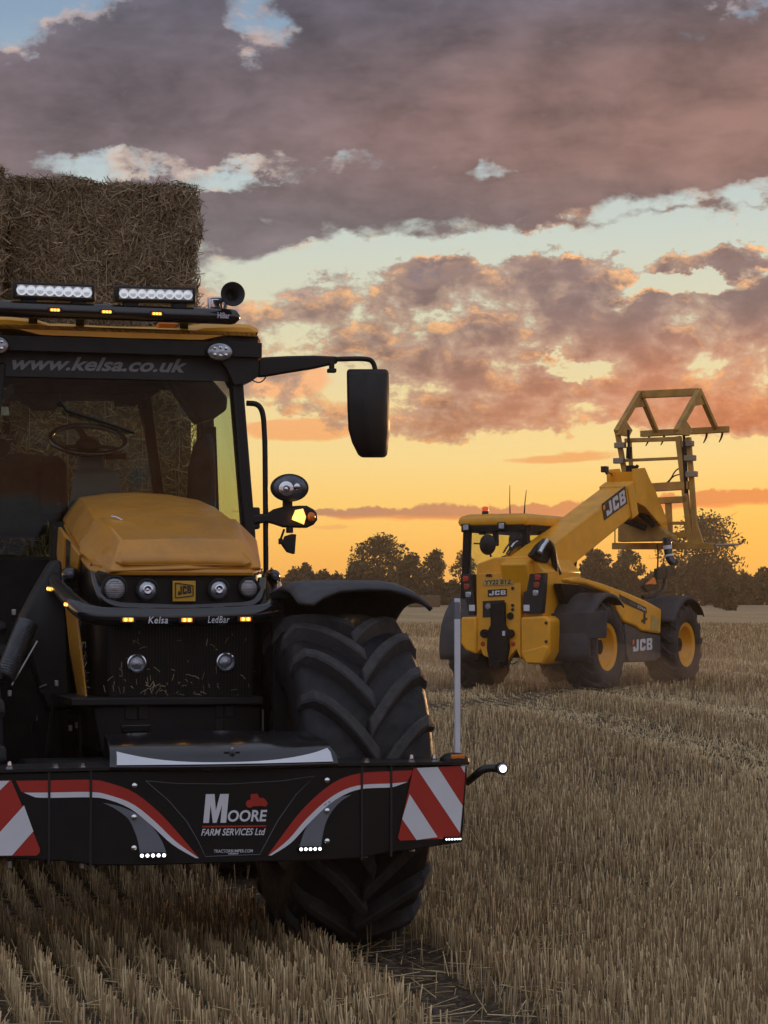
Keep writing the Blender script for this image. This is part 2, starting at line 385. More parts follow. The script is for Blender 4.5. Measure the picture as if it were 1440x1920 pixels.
M['grey_plastic'] = mat('grey_plastic', (0.046, 0.047, 0.053), 0.5, var=0.2, dust=0.2, dustc=(0.10, 0.08, 0.06))
M['fender'] = mat('dusty_fender_plastic', (0.040, 0.038, 0.042), 0.6, var=0.2, vscale=3, dust=0.45, dustc=(0.12, 0.095, 0.075))
M['rubber'] = mat('tyre_rubber', (0.010, 0.010, 0.0115), 0.55, var=0.3, vscale=8, bump=0.25, bscale=40, dust=0.10, dustc=(0.05, 0.047, 0.044), spec=0.35)
M['rubber_lug'] = mat('worn_lug_rubber', (0.024, 0.0235, 0.024), 0.66, var=0.35, vscale=10, bump=0.5, bscale=70, dust=0.50, dustc=(0.088, 0.082, 0.076), spec=0.5)
M['rubber_dusty'] = mat('dusty_tyre_rubber', (0.022, 0.020, 0.021), 0.75, var=0.3, vscale=6, bump=0.3, bscale=30, dust=0.65, dustc=(0.11, 0.085, 0.062))
M['chrome'] = mat('chrome', (0.75, 0.77, 0.80), 0.12, metal=1.0, var=0.08)
M['steel'] = mat('dull_steel', (0.34, 0.33, 0.32), 0.38, metal=0.9, var=0.25)
M['white'] = mat('white_film', (0.70, 0.72, 0.76), 0.42, var=0.06)
M['white_pole'] = mat('white_pole_plastic', (0.66, 0.66, 0.70), 0.45, var=0.06, dust=0.1)
M['red'] = mat('red_film', (0.42, 0.028, 0.016), 0.38, var=0.08)
M['greyfilm'] = mat('grey_film', (0.15, 0.165, 0.19), 0.4, var=0.08)
M['lens_clear'] = mat('clear_lamp_lens', (0.42, 0.44, 0.48), 0.12, metal=0.75, var=0.3, vscale=30, bump=0.3, bscale=120)
M['lens_dark'] = mat('dark_lamp_lens', (0.10, 0.11, 0.13), 0.10, metal=0.6, var=0.5, vscale=25, bump=0.3, bscale=60)
M['amber'] = mat('amber_lens', (0.75, 0.19, 0.015), 0.2, var=0.1)
M['amber_on'] = mat('lit_amber', (1.0, 0.30, 0.02), 0.3, var=0.02, emit=0.9)
M['amber_hot'] = mat('lit_amber_led', (1.0, 0.55, 0.10), 0.3, var=0.02, emit=3.2)
M['warm_on'] = mat('lit_warm_lamp', (1.0, 0.46, 0.11), 0.6, var=0.3, vscale=25, emit=2.0)
M['white_on'] = mat('lit_white_led', (0.92, 0.96, 1.0), 0.3, var=0.02, emit=3.2)
M['red_lens'] = mat('red_lens', (0.45, 0.03, 0.012), 0.2, var=0.1)
M['red_on'] = mat('lit_red_beacon', (0.9, 0.09, 0.03), 0.3, var=0.05, emit=0.35)
M['plate'] = mat('yellow_number_plate', (0.52, 0.36, 0.10), 0.5, var=0.12, dust=0.35)
M['ink'] = mat('black_ink', (0.010, 0.010, 0.011), 0.5, var=0.1)
M['badge'] = mat('yellow_badge', (0.60, 0.33, 0.02), 0.35, var=0.06)
M['letter'] = mat('silver_letter', (0.62, 0.64, 0.68), 0.4, var=0.05)
M['visor_text'] = mat('grey_visor_letter', (0.22, 0.235, 0.25), 0.5, var=0.05)
M['seat'] = mat('dark_seat_cloth', (0.020, 0.018, 0.017), 0.8, var=0.3)
M['dash'] = mat('blue_grey_dash', (0.060, 0.075, 0.10), 0.6, var=0.15)
M['glass'] = glass_mat('tinted_cab_glass', (0.68, 0.74, 0.60), dust=0.03, refl=0.7)
M['door_glass'] = glass_mat('tinted_door_glass', (0.78, 0.93, 0.92), ior=1.2)
M['glass_loader'] = glass_mat('loader_cab_glass', (0.80, 0.84, 0.66), dust=0.12)
M['hose'] = mat('black_hose', (0.014, 0.014, 0.015), 0.35, var=0.2)
M['shirt'] = mat('pale_blue_shirt', (0.34, 0.40, 0.44), 0.8, var=0.15)
M['skin'] = mat('skin', (0.40, 0.22, 0.15), 0.55, var=0.08)
M['chaff'] = mat('chaff_straw', (0.46, 0.37, 0.23), 0.6, var=0.3)
M['steel_dusty'] = mat('dusty_steel', (0.30, 0.24, 0.18), 0.5, metal=0.3, var=0.25, dust=0.3)
M['amber_dull'] = mat('dull_amber_lens', (0.28, 0.05, 0.015), 0.3, var=0.1)
M['hair'] = mat('dark_hair', (0.02, 0.014, 0.01), 0.7, var=0.2)
# ================================================================ THE FIELD
YAW_T = R(14.7)
T = Frame((-0.657, 9.9, 0.0), YAW_T)                 # tractor: origin on the ground under its bumper, x right, y back
cT, sT = math.cos(YAW_T), math.sin(YAW_T)
def sm(t): t = np.clip(t, 0, 1); return t * t * (3 - 2 * t)
def zbase(y):
    y = np.asarray(y, float)
    z = 0.53 * np.clip((y - 12.5) / 18.0, 0, 1) ** 1.15
    z = z + np.where(y > 30.5, (np.minimum(y, 205) - 30.5) * 0.01045, 0)
    return z - np.where(y > 205, (np.minimum(y, 900) - 205) * 0.004, 0)
def tu(x, y): return (x + 0.657) * cT + (y - 9.9) * sT       # lateral position across the drill rows
def tv(x, y): return -(x + 0.657) * sT + (y - 9.9) * cT
RUTS = [(0.76, 0.19), (-1.62, 0.26)]
def rut(x, y):
    u = tu(x, y); v = tv(x, y); r = np.zeros_like(u)
    for c, w in RUTS:
        wob = 0.05 * np.sin(v * 1.7 + c) + 0.03 * np.sin(v * 4.1)
        r = np.maximum(r, sm((w + 0.10 - np.abs(u - c - wob)) / 0.14))
    return r * (v < 30)
def swath(x, y):
    u = tu(x, y); v = tv(x, y); r = np.zeros_like(u)
    for c, w in ((6.7, 0.42), (8.75, 0.36), (13.0, 0.5), (15.0, 0.5)):
        r = np.maximum(r, sm((w + 0.3 - np.abs(u - c + 0.25 * np.sin(v * 0.35))) / 0.45))
    return r
LX, LY, LC, LS = 2.0, 31.48, math.cos(R(30)), math.sin(R(30))
def loader_track(x, y):          # stubble pressed down under and behind the loader's wheels
    lx = (x - LX) * LC - (y - LY) * LS; ly = (x - LX) * LS + (y - LY) * LC
    t = np.maximum(sm((0.48 - np.abs(lx - 0.87)) / 0.15), sm((0.48 - np.abs(lx + 0.87)) / 0.15))
    return t * (ly < 3.7) * (ly > -9)
def zg(x, y):
    x = np.asarray(x, float); y = np.asarray(y, float)
    near = np.clip((60 - y) / 30, 0, 1)
    b = 0.012 * np.sin(x * 2.1 + 0.7 * y) + 0.010 * np.sin(1.3 * y - 0.8 * x + 1) + 0.006 * np.sin(5.1 * x + 3.7 * y)
    return zbase(y) + near * (b - 0.035 * rut(x, y))

ys = np.concatenate([np.linspace(-40, 7, 20), np.arange(7.2, 14, 0.09), np.arange(14, 40, 0.35), np.geomspace(40, 1000, 60)])
xs_u = np.concatenate([-np.geomspace(2.2, 700, 36)[::-1], np.linspace(-2.1, 2.1, 61), np.geomspace(2.2, 700, 36)])
GX, GY = np.meshgrid(xs_u, ys); GZ = zg(GX, GY)
nr, nc = GX.shape
idx = np.arange(nr * nc).reshape(nr, nc)
quads = np.stack([idx[:-1, :-1], idx[:-1, 1:], idx[1:, 1:], idx[1:, :-1]], -1).reshape(-1, 4)
def np_mesh(name, V, F, m, smooth=False):
    me = bpy.data.meshes.new(name); nv = len(V); nf = len(F); k = F.shape[1]
    me.vertices.add(nv); me.vertices.foreach_set('co', np.ascontiguousarray(V, np.float32).ravel())
    me.loops.add(nf * k); me.loops.foreach_set('vertex_index', np.ascontiguousarray(F, np.int32).ravel())
    me.polygons.add(nf); me.polygons.foreach_set('loop_start', np.arange(nf, dtype=np.int32) * k)
    if smooth: me.polygons.foreach_set('use_smooth', np.ones(nf, bool))
    me.update(calc_edges=True); me.validate()
    if m: me.materials.append(m)
    return me
def attr(me, name, vals):
    a = me.attributes.new(name, 'FLOAT', 'POINT'); a.data.foreach_set('value', np.ascontiguousarray(vals, np.float32))

def field_mat():
    m = bpy.data.materials.new('stubble_field_soil'); m.use_nodes = True; nt = m.node_tree; g = NG(nt); b = nt.nodes['Principled BSDF']
    geo = g.node('ShaderNodeNewGeometry'); Pn = geo.outputs['Position']
    sp = g.node('ShaderNodeSeparateXYZ'); nt.links.new(Pn, sp.inputs[0])
    u = g.add(g.mul(g.add(sp.outputs[0], 0.657), cT), g.mul(g.add(sp.outputs[1], -9.9), sT))
    v = g.add(g.mul(g.add(sp.outputs[0], 0.657), -sT), g.mul(g.add(sp.outputs[1], -9.9), cT))
    n1 = g.noise(Pn, 3.0, 8, 0.65); n2 = g.noise(Pn, 26.0, 6, 0.7)
    soil = g.mix(g.ss(n1, 0.35, 0.65), (0.050, 0.037, 0.026, 1), (0.095, 0.072, 0.050, 1))
    soil = g.mix(g.mul(g.ss(n2, 0.56, 0.70), 0.6), soil, (0.17, 0.13, 0.085, 1))
    ch = g.noise(g.comb(g.mul(u, 9), g.mul(v, 2.2), 0), 3.0, 5, 0.7)
    straw = g.mix(ch, (0.16, 0.112, 0.062, 1), (0.34, 0.25, 0.145, 1))
    lit = g.ss(g.noise(Pn, 9.0, 6, 0.75), 0.47, 0.62)
    near = g.mix(g.mul(lit, 0.55), soil, straw)
    # further out the stubble itself is finer than the eye can separate: rows, lanes and patches of straw colour
    far = g.ss(sp.outputs[1], 22, 62)
    lane = g.noise(g.comb(g.mul(u, 0.55), g.mul(v, 0.03), 0), 1.0, 5, 0.6)
    pat = g.noise(g.comb(g.mul(sp.outputs[0], 0.05), g.mul(sp.outputs[1], 0.06), 0), 1.0, 6, 0.6)
    fs = g.mix(g.ss(lane, 0.3, 0.7), (0.29, 0.20, 0.105, 1), (0.46, 0.335, 0.185, 1))
    fs = g.mix(g.mul(g.ss(pat, 0.40, 0.62), 0.5), fs, (0.48, 0.37, 0.225, 1))
    gr = g.noise(Pn, 2.2, 6, 0.75); k = g.map(gr, 0.3, 0.7, 0.72, 1.22)
    fs = g.mix(1.0, fs, g.comb(k, k, k), 'MULTIPLY')
    nt.links.new(g.mix(far, near, fs), b.inputs['Base Color'])
    b.inputs['Roughness'].default_value = 0.95; b.inputs['Specular IOR Level'].default_value = 0.1
    bn = g.node('ShaderNodeBump'); bn.inputs['Strength'].default_value = 0.9; bn.inputs['Distance'].default_value = 0.03
    nt.links.new(g.noise(Pn, 14.0, 9, 0.72), bn.inputs['Height']); nt.links.new(bn.outputs[0], b.inputs['Normal'])
    return m
me = np_mesh('field', np.stack([GX, GY, GZ], -1).reshape(-1, 3), quads, field_mat(), True)
field = bpy.data.objects.new('field', me); col.objects.link(field); field['kind'] = 'structure'
tag(field, 'harvested stubble field rising gently to the far hedge', 'field')

def straw_mat(name, dark, light, trans=0.0):
    m = bpy.data.materials.new(name); m.use_nodes = True; nt = m.node_tree; g = NG(nt); b = nt.nodes['Principled BSDF']
    a = g.node('ShaderNodeAttribute'); a.attribute_name = 'tint'; f = a.outputs['Fac']
    geo = g.node('ShaderNodeNewGeometry')
    n = g.noise(geo.outputs['Position'], 30.0, 3, 0.6)
    c = g.ramp(f, [(0.0, (*dark, 1)), (0.55, (*[(p + q) / 2 for p, q in zip(dark, light)], 1)), (1.0, (*light, 1))])
    k = g.map(n, 0.3, 0.7, 0.75, 1.2)
    nt.links.new(g.mix(1.0, c, g.comb(k, k, k), 'MULTIPLY'), b.inputs['Base Color'])
    b.inputs['Roughness'].default_value = 0.62; b.inputs['Specular IOR Level'].default_value = 0.35
    return m
M['stubble'] = straw_mat('stubble_straw', (0.215, 0.130, 0.054), (0.92, 0.715, 0.385))
M['bale_straw'] = straw_mat('bale_straw', (0.13, 0.088, 0.044), (0.62, 0.48, 0.29))

def stalks(x, y, h, rad, lean, sides=3, tint=None, zoff=0.0):
    """one prism per stalk; returns verts, quads/tris as triangles"""
    n = len(x); z = zg(x, y) - 0.005 + zoff
    ang = np.random.uniform(0, 2 * np.pi, n); la = np.random.uniform(0, 2 * np.pi, n)
    tx = np.cos(la) * np.sin(lean) * h; ty = np.sin(la) * np.sin(lean) * h; tz = np.cos(lean) * h
    V = np.zeros((n, 2 * sides, 3)); F = []
    for k in range(sides):
        a = ang + 2 * np.pi * k / sides
        V[:, k, 0] = x + np.cos(a) * rad; V[:, k, 1] = y + np.sin(a) * rad; V[:, k, 2] = z
        V[:, sides + k, 0] = V[:, k, 0] + tx; V[:, sides + k, 1] = V[:, k, 1] + ty; V[:, sides + k, 2] = z + tz + (rad * 1.2 if k == 0 else 0)
    base = np.arange(n)[:, None] * 2 * sides
    tris = []
    for k in range(sides if sides > 2 else 1):
        j = (k + 1) % sides
        tris += [[k, j, sides + j], [k, sides + j, sides + k]]
    if sides == 3: tris.append([3, 4, 5])
    F = (base[:, None, :] + np.array(tris)[None]).reshape(-1, 3)
    tv_ = np.repeat(tint, 2 * sides)
    return V.reshape(-1, 3), F, tv_
def row_points(y0, y1, per_m2, row=0.16, jit=0.013, clump=0.05):
    """points along the drill rows inside the camera's field of view (with a margin)"""
    area_x = 0.18 * y1 + 1.2
    n = int(per_m2 * (y1 - y0) * 2 * area_x)
    x = np.random.uniform(-area_x, area_x, n); y = np.random.uniform(y0, y1, n)
    keep = np.abs(x) < 0.18 * y + 1.0
    x, y = x[keep], y[keep]
    u = tu(x, y); v = tv(x, y)
    v = np.round(v / clump) * clump + np.random.normal(0, 0.011, len(v)) + np.random.uniform(-.012, .012, len(v))
    u = np.round(u / row) * row + np.random.normal(0, jit, len(u)) + 0.012 * np.sin(v * 2.3)
    return -0.657 + u * cT - v * sT, 9.9 + u * sT + v * cT
Vs, Fs, Ts, off = [], [], [], 0
def put(V, F, t):
    global off
    Vs.append(V); Fs.append(F + off); Ts.append(t); off += len(V)
def patch(x, y): return 0.5 + 0.25 * np.sin(0.9 * x + 0.35 * y) + 0.25 * np.sin(0.23 * y - 1.3 * x + 2)
for y0, y1, dens, sides, rmul in ((8.0, 12.0, 880, 3, 1.0), (12.0, 18.0, 620, 3, 1.05), (18.0, 30.0, 300, 3, 1.35), (30.0, 46.0, 130, 2, 2.2), (46.0, 90.0, 34, 2, 4.2)):
    x, y = row_points(y0, y1, dens)
    rt = rut(x, y); lt_ = loader_track(x, y); sw = np.maximum(swath(x, y), 0.6 * lt_)
    keep = (np.random.rand(len(x)) > rt * 0.97) & (np.random.rand(len(x)) > 0.08 * sw)
    # no stubble where the tractor tyres and the loader tyres stand
    x, y, sw, lt = x[keep], y[keep], sw[keep], lt_[keep]
    n = len(x)
    gapn = 0.5 + 0.5 * np.sin(x * 3.1 + y * 1.7) * np.sin(y * 2.3 - x * 1.1)
    k2 = np.random.rand(n) > 0.30 * (gapn < 0.25)
    x, y, sw, lt = x[k2], y[k2], sw[k2], lt[k2]; n = len(x)
    h = np.random.normal(0.130, 0.026, n).clip(0.04, 0.19) * (1 - 0.45 * sw) * (1 - 0.72 * lt) * (1.0 - 0.22 * np.clip((y - 12) / 10, 0, 1))
    rad = np.random.uniform(0.0020, 0.0034, n) * rmul
    lean = np.abs(np.random.normal(0, 0.13, n)) + sw * np.abs(np.random.normal(0.2, 0.45, n)) + (np.random.rand(n) < 0.05) * 0.5
    t = np.clip(np.random.beta(0.95, 2.1, n) * 0.98 + 0.22 * (patch(x, y) - 0.5) + sw * 0.42, 0, 1)
    put(*stalks(x, y, h, rad, np.minimum(lean, 1.4), sides, t))
st_me = np_mesh('stubble', np.concatenate(Vs), np.concatenate(Fs), M['stubble']); attr(st_me, 'tint', np.concatenate(Ts))
print('stubble tris', len(st_me.polygons))
stub = bpy.data.objects.new('stubble', st_me); col.objects.link(stub); stub['kind'] = 'stuff'
tag(stub, 'cut straw stubble standing in drilled rows across the field', 'stubble')
# loose straw lying about, thick in the ruts and the flattened lanes
Vs, Fs, Ts, off = [], [], [], 0
x = np.concatenate([np.random.uniform(-2.6, 2.6, 5200), np.random.uniform(-7, 7, 16000)])
y = np.concatenate([np.random.uniform(8, 13, 5200), np.random.uniform(11, 32, 16000)])
keep = np.abs(x) < 0.18 * y + 1.0; x, y = x[keep], y[keep]
keep = np.random.rand(len(x)) < 0.34 + 0.10 * rut(x, y) + 0.7 * swath(x, y); x, y = x[keep], y[keep]
n = len(x); put(*stalks(x, y, np.random.uniform(0.08, 0.32, n), np.random.uniform(0.0016, 0.003, n), np.random.uniform(1.36, 1.57, n), 3,
                        np.clip(np.random.beta(2, 1.6, n), 0, 1), zoff=np.random.uniform(0.004, 0.05, n)))
ls_me = np_mesh('loose_straw', np.concatenate(Vs), np.concatenate(Fs), M['stubble']); attr(ls_me, 'tint', np.concatenate(Ts))
ls = bpy.data.objects.new('loose_straw', ls_me); col.objects.link(ls); ls['kind'] = 'stuff'
tag(ls, 'loose broken straw lying on the bare wheel rut and between the rows', 'straw')
# clods of soil in the bare rut
mb = MB()
for i in range(260):
    c, w = RUTS[0]; v = random.uniform(-1.6, 1.2); u = c + random.uniform(-w, w)
    px_, py_ = -0.657 + u * cT - v * sT, 9.9 + u * sT + v * cT; r = random.uniform(0.006, 0.026)
    zz = float(zg(px_, py_))
    ring = lambda k, rr, dz: [(px_ + math.cos(a) * rr * random.uniform(.7, 1.2), py_ + math.sin(a) * rr * random.uniform(.7, 1.2), zz + dz) for a in [j * 2 * math.pi / 6 for j in range(6)]]
    mb.loft([ring(0, r, -0.01), ring(1, r * 0.95, r * 0.35), ring(2, r * 0.45, r * 0.75)])
M['soil'] = mat('dry_soil_clod', (0.085, 0.064, 0.044), 0.95, var=0.4, vscale=20, bump=0.6, bscale=90)
cl = mb.build('soil_clods', M['soil'], None, smooth=0, kind='stuff'); tag(cl, 'small clods of dry soil in the bare wheel rut', 'soil')

# ================================================================ TREES AND HEDGE FAR OFF
def leaf_mat(name, a, b_):
    m = bpy.data.materials.new(name); m.use_nodes = True; nt = m.node_tree; g = NG(nt); b = nt.nodes['Principled BSDF']
    at = g.node('ShaderNodeAttribute'); at.attribute_name = 'tint'
    nt.links.new(g.ramp(at.outputs['Fac'], [(0, (*a, 1)), (1, (*b_, 1))]), b.inputs['Base Color'])
    b.inputs['Roughness'].default_value = 0.6; b.inputs['Specular IOR Level'].default_value = 0.25
    return m
M['leaf'] = leaf_mat('summer_leaves', (0.034, 0.034, 0.013), (0.100, 0.088, 0.034))
M['leaf_dry'] = leaf_mat('dry_hedge_leaves', (0.040, 0.036, 0.018), (0.105, 0.085, 0.042))
M['bark'] = mat('bark', (0.045, 0.035, 0.026), 0.9, var=0.4, vscale=3)
def leaf_cards(C, size):
    n = len(C); d1 = np.random.normal(size=(n, 3)); d1 /= np.linalg.norm(d1, axis=1)[:, None]
    d2 = np.random.normal(size=(n, 3)); d2 -= d1 * (d1 * d2).sum(1)[:, None]; d2 /= np.linalg.norm(d2, axis=1)[:, None]
    s = (size * np.random.uniform(0.6, 1.3, n))[:, None]
    V = np.stack([C - d1 * s, C + d2 * s * 0.55, C + d1 * s, C - d2 * s * 0.55], 1).reshape(-1, 3)
    return V, np.arange(4 * n).reshape(n, 4)
def crown_object(name, C, size, m, parent):
    V, F = leaf_cards(C, size); me = np_mesh(name, V, F, m)
    attr(me, 'tint', np.repeat(np.clip(np.random.normal(0.45, 0.25, len(C)), 0, 1), 4))
    o = bpy.data.objects.new(name, me); col.objects.link(o); o.parent = parent
    return o
def field_pt(px, py, d): p = WORLD.hit(px, py, 'y', d); return p
def tree(name, label, px, top, width, d, n=2600, leaf=0.17, gap=0.35, base=None, m='leaf', trunk=True, lobes=9, low=0.2, group='trees along the far hedge', seed=1, cat='tree'):
    rs = np.random.RandomState(seed); random.seed(seed)
    x = (px - 720) / FPX * d; z0 = float(zg(x, d)); zt = WORLD.hit(px, top, 'y', d).z; H = zt - z0; W = width / FPX * d
    t = thing(name, label, cat, (x, d, z0 - 0.05), 0, group)
    lob = []
    for i in range(lobes):
        a = rs.uniform(0, 2 * np.pi); hh = low + (1 - low) * (i + 0.5) / lobes
        prof = math.sin(math.pi * min(1, max(0.06, (hh - low) / (1 - low) * 0.86 + 0.12))) ** 0.7
        rr = W * 0.5 * prof * rs.uniform(0.45, 0.78); a = i * 2.4 + rs.uniform(-.4, .4)
        lob.append((math.cos(a) * rr, math.sin(a) * rr, H * hh * 0.93, W * rs.uniform(0.19, 0.29), H * rs.uniform(0.11, 0.18)))
    lob.append((0, 0, H * 0.90, W * 0.17, H * 0.10))
    C = []; k = n // len(lob)
    for (cx, cy, cz, rw, rh) in lob:
        p = rs.normal(size=(k, 3)); p /= np.linalg.norm(p, axis=1)[:, None]; p *= (rs.rand(k, 1) ** (0.45 if gap < 0.5 else 0.38))
        q = np.stack([cx + p[:, 0] * rw, cy + p[:, 1] * rw, cz + p[:, 2] * rh], 1)
        f = np.sin(q[:, 0] * 2.6 + seed) * np.sin(q[:, 2] * 2.9 + 1.3 * seed) * np.sin(q[:, 1] * 2.2) 
        C.append(q[f > -1 + gap * 1.15 - 0.25 * rs.rand(k)])
    if trunk:
        tw = MB(); tw.tube([(0, 0, -0.1), (0.05, 0, H * 0.25), (0.0, 0.03, H * 0.5), (0.05, 0, H * 0.86)], [H * 0.030, H * 0.022, H * 0.015, H * 0.004], 7)
        for (cx, cy, cz, rw, rh) in lob[:-1]:
            s = max(0.12, cz / H - 0.32); a0 = Vector((0, 0, H * s)); b0 = Vector((cx, cy, cz))
            tw.tube(arc(a0, (a0 + b0) / 2 + Vector((cx * 0.15, cy * 0.15, -0.03 * H)), b0, 5), [H * 0.011 * (1 - j / 7) for j in range(6)], 5)
            for q in range(6):
                e = b0 + Vector((rs.uniform(-1, 1) * rw, rs.uniform(-1, 1) * rw, rs.uniform(-0.6, 1.1) * rh)); mid = (a0 * 0.3 + b0 * 0.7)
                tw.tube([mid, (mid + e) / 2 + Vector((0, 0, 0.02 * H)), e], [H * 0.004, H * 0.003, H * 0.0012], 4)
        tw.build('trunk', M['bark'], t)
    crown_object('crown', np.concatenate(C), leaf, M[m], t)
    return t
def bush_row(name, label, px0, px1, tops, d, leaf=0.16, dens=70, m='leaf_dry', depth=3.5, seed=1, cat='hedge', group=None):
    rs = np.random.RandomState(seed); x0 = (px0 - 720) / FPX * d; x1 = (px1 - 720) / FPX * d
    xm = (x0 + x1) / 2; z0 = float(zg(xm, d)); t = thing(name, label, cat, (xm, d, z0 - 0.05), 0, group)
    n = int(dens * (x1 - x0) * 3); x = rs.uniform(x0, x1, n)
    tp = np.interp(x / d * FPX + 720, [p for p, _ in tops], [WORLD.hit(p, q, 'y', d).z for p, q in tops]) - z0
    tp = tp * (1 + 0.10 * np.sin(x * 1.9 + seed) + 0.08 * np.sin(x * 4.3) + 0.05 * rs.normal(size=n)) 
    zz = tp * rs.rand(n) ** 0.8; yy = rs.uniform(-1, 1, n) * depth * 0.5 * np.sqrt(np.clip(1.05 - (zz / tp) ** 2, 0.05, 1))
    crown_object('foliage', np.stack([x - xm, yy, zz], 1), leaf, M[m], t)
    mb = MB()          # stems that stick out of the top
    for i in range(int((x1 - x0) * 1.3)):
        xx = rs.uniform(x0, x1); h = float(np.interp(xx / d * FPX + 720, [p for p, _ in tops], [WORLD.hit(p, q, 'y', d).z for p, q in tops])) - z0
        mb.tube([(xx - xm, 0, 0), (xx - xm + rs.uniform(-.1, .1), 0, h * 0.6), (xx - xm + rs.uniform(-.3, .3), rs.uniform(-.3, .3), h * rs.uniform(0.95, 1.18))], [0.05, 0.035, 0.01], 4)
    mb.build('stems', M['bark'], t, kind='stuff')
    return t
bush_row('hedgerow', 'long low hedge along the far edge of the stubble on the left', 380, 960, [(380, 1078), (470, 1072), (520, 1078), (560, 1068), (600, 1066), (640, 1088), (680, 1085), (760, 1086), (800, 1094), (860, 1096), (900, 1092), (960, 1092)], 205, seed=3, dens=260, leaf=.22)
bush_row('hedgerow', 'long dark hedge along the far edge of the stubble on the right', 962, 1520, [(962, 1084), (1080, 1075), (1120, 1060), (1160, 1070), (1210, 1084), (1260, 1060), (1330, 1052), (1372, 1075), (1400, 1076), (1440, 1072), (1520, 1078)], 205, seed=5, dens=280, m='leaf', leaf=.22)
bush_row('hedgerow', 'hedge running on past the left end of the view', -900, 378, [(-900, 1070), (-500, 1062), (0, 1075), (378, 1078)], 207, seed=13, dens=90, leaf=.3)
bush_row('hedgerow', 'hedge running on past the right end of the view', 1522, 2900, [(1522, 1078), (1800, 1060), (2300, 1070), (2900, 1066)], 207, seed=15, dens=90, leaf=.3)
tree('oak_tree', 'tall spreading tree with gaps in its crown rising from the left hedge', 712, 1004, 128, 196, n=5200, leaf=0.15, gap=0.60, lobes=17, low=0.28, seed=4)
tree('hawthorn_tree', 'dense bushy tree filling the right flank of the tall left tree', 768, 1040, 66, 190, n=2600, leaf=0.20, gap=0.1, lobes=9, low=0.1, seed=9, trunk=True)
tree('hawthorn_tree', 'squat dark bush at the left foot of the tall left tree', 668, 1052, 66, 191, n=2200, leaf=0.20, gap=0.1, lobes=9, low=0.1, seed=12)
tree('ash_tree', 'small round-headed tree standing right of the tall left tree', 815, 1034, 54, 200, n=2400, leaf=0.15, gap=0.45, lobes=9, low=0.42, seed=21)
tree('ash_tree', 'thin open tree just left of the loader cab', 872, 1034, 54, 202, n=1700, leaf=0.14, gap=0.6, lobes=8, low=0.35, seed=25)
tree('hawthorn_tree', 'hazy rounded bush under the loader boom', 1118, 1028, 74, 198, n=2400, leaf=0.19, gap=0.30, lobes=10, low=0.15, seed=31, m='leaf_dry')
tree('ash_tree', 'small dark tree just left of the bale grab foot', 1178, 1028, 62, 196, n=2400, leaf=0.15, gap=0.45, lobes=10, low=0.3, seed=35)
tree('oak_tree', 'largest open-crowned tree behind the bale grab', 1318, 964, 168, 192, n=6000, leaf=0.15, gap=0.64, lobes=20, low=0.30, seed=44)
tree('hawthorn_tree', 'broad dark bush at the right foot of the largest tree', 1352, 1050, 70, 188, n=2400, leaf=0.20, gap=0.1, lobes=9, low=0.08, seed=47)
tree('hawthorn_tree', 'lone small bush in front of the right hedge at the field edge', 1362, 1088, 50, 150, n=1600, leaf=0.14, gap=0.15, lobes=8, low=0.08, seed=52, trunk=True)
M['pipe'] = mat('dark_corrugated_metal', (0.42, 0.43, 0.45), 0.32, metal=0.8, var=0.25)
# ================================================================ THE TRACTOR (nose toward the camera)
tractor = thing('tractor', 'yellow and black tractor with red striped front bumper and amber lights, parked nose forward', 'tractor', T.o, YAW_T)
P = lambda px, py, v: T.hit(px, py, 'y', v)
def PX(px, py, u): return T.hit(px, py, 'x', u)

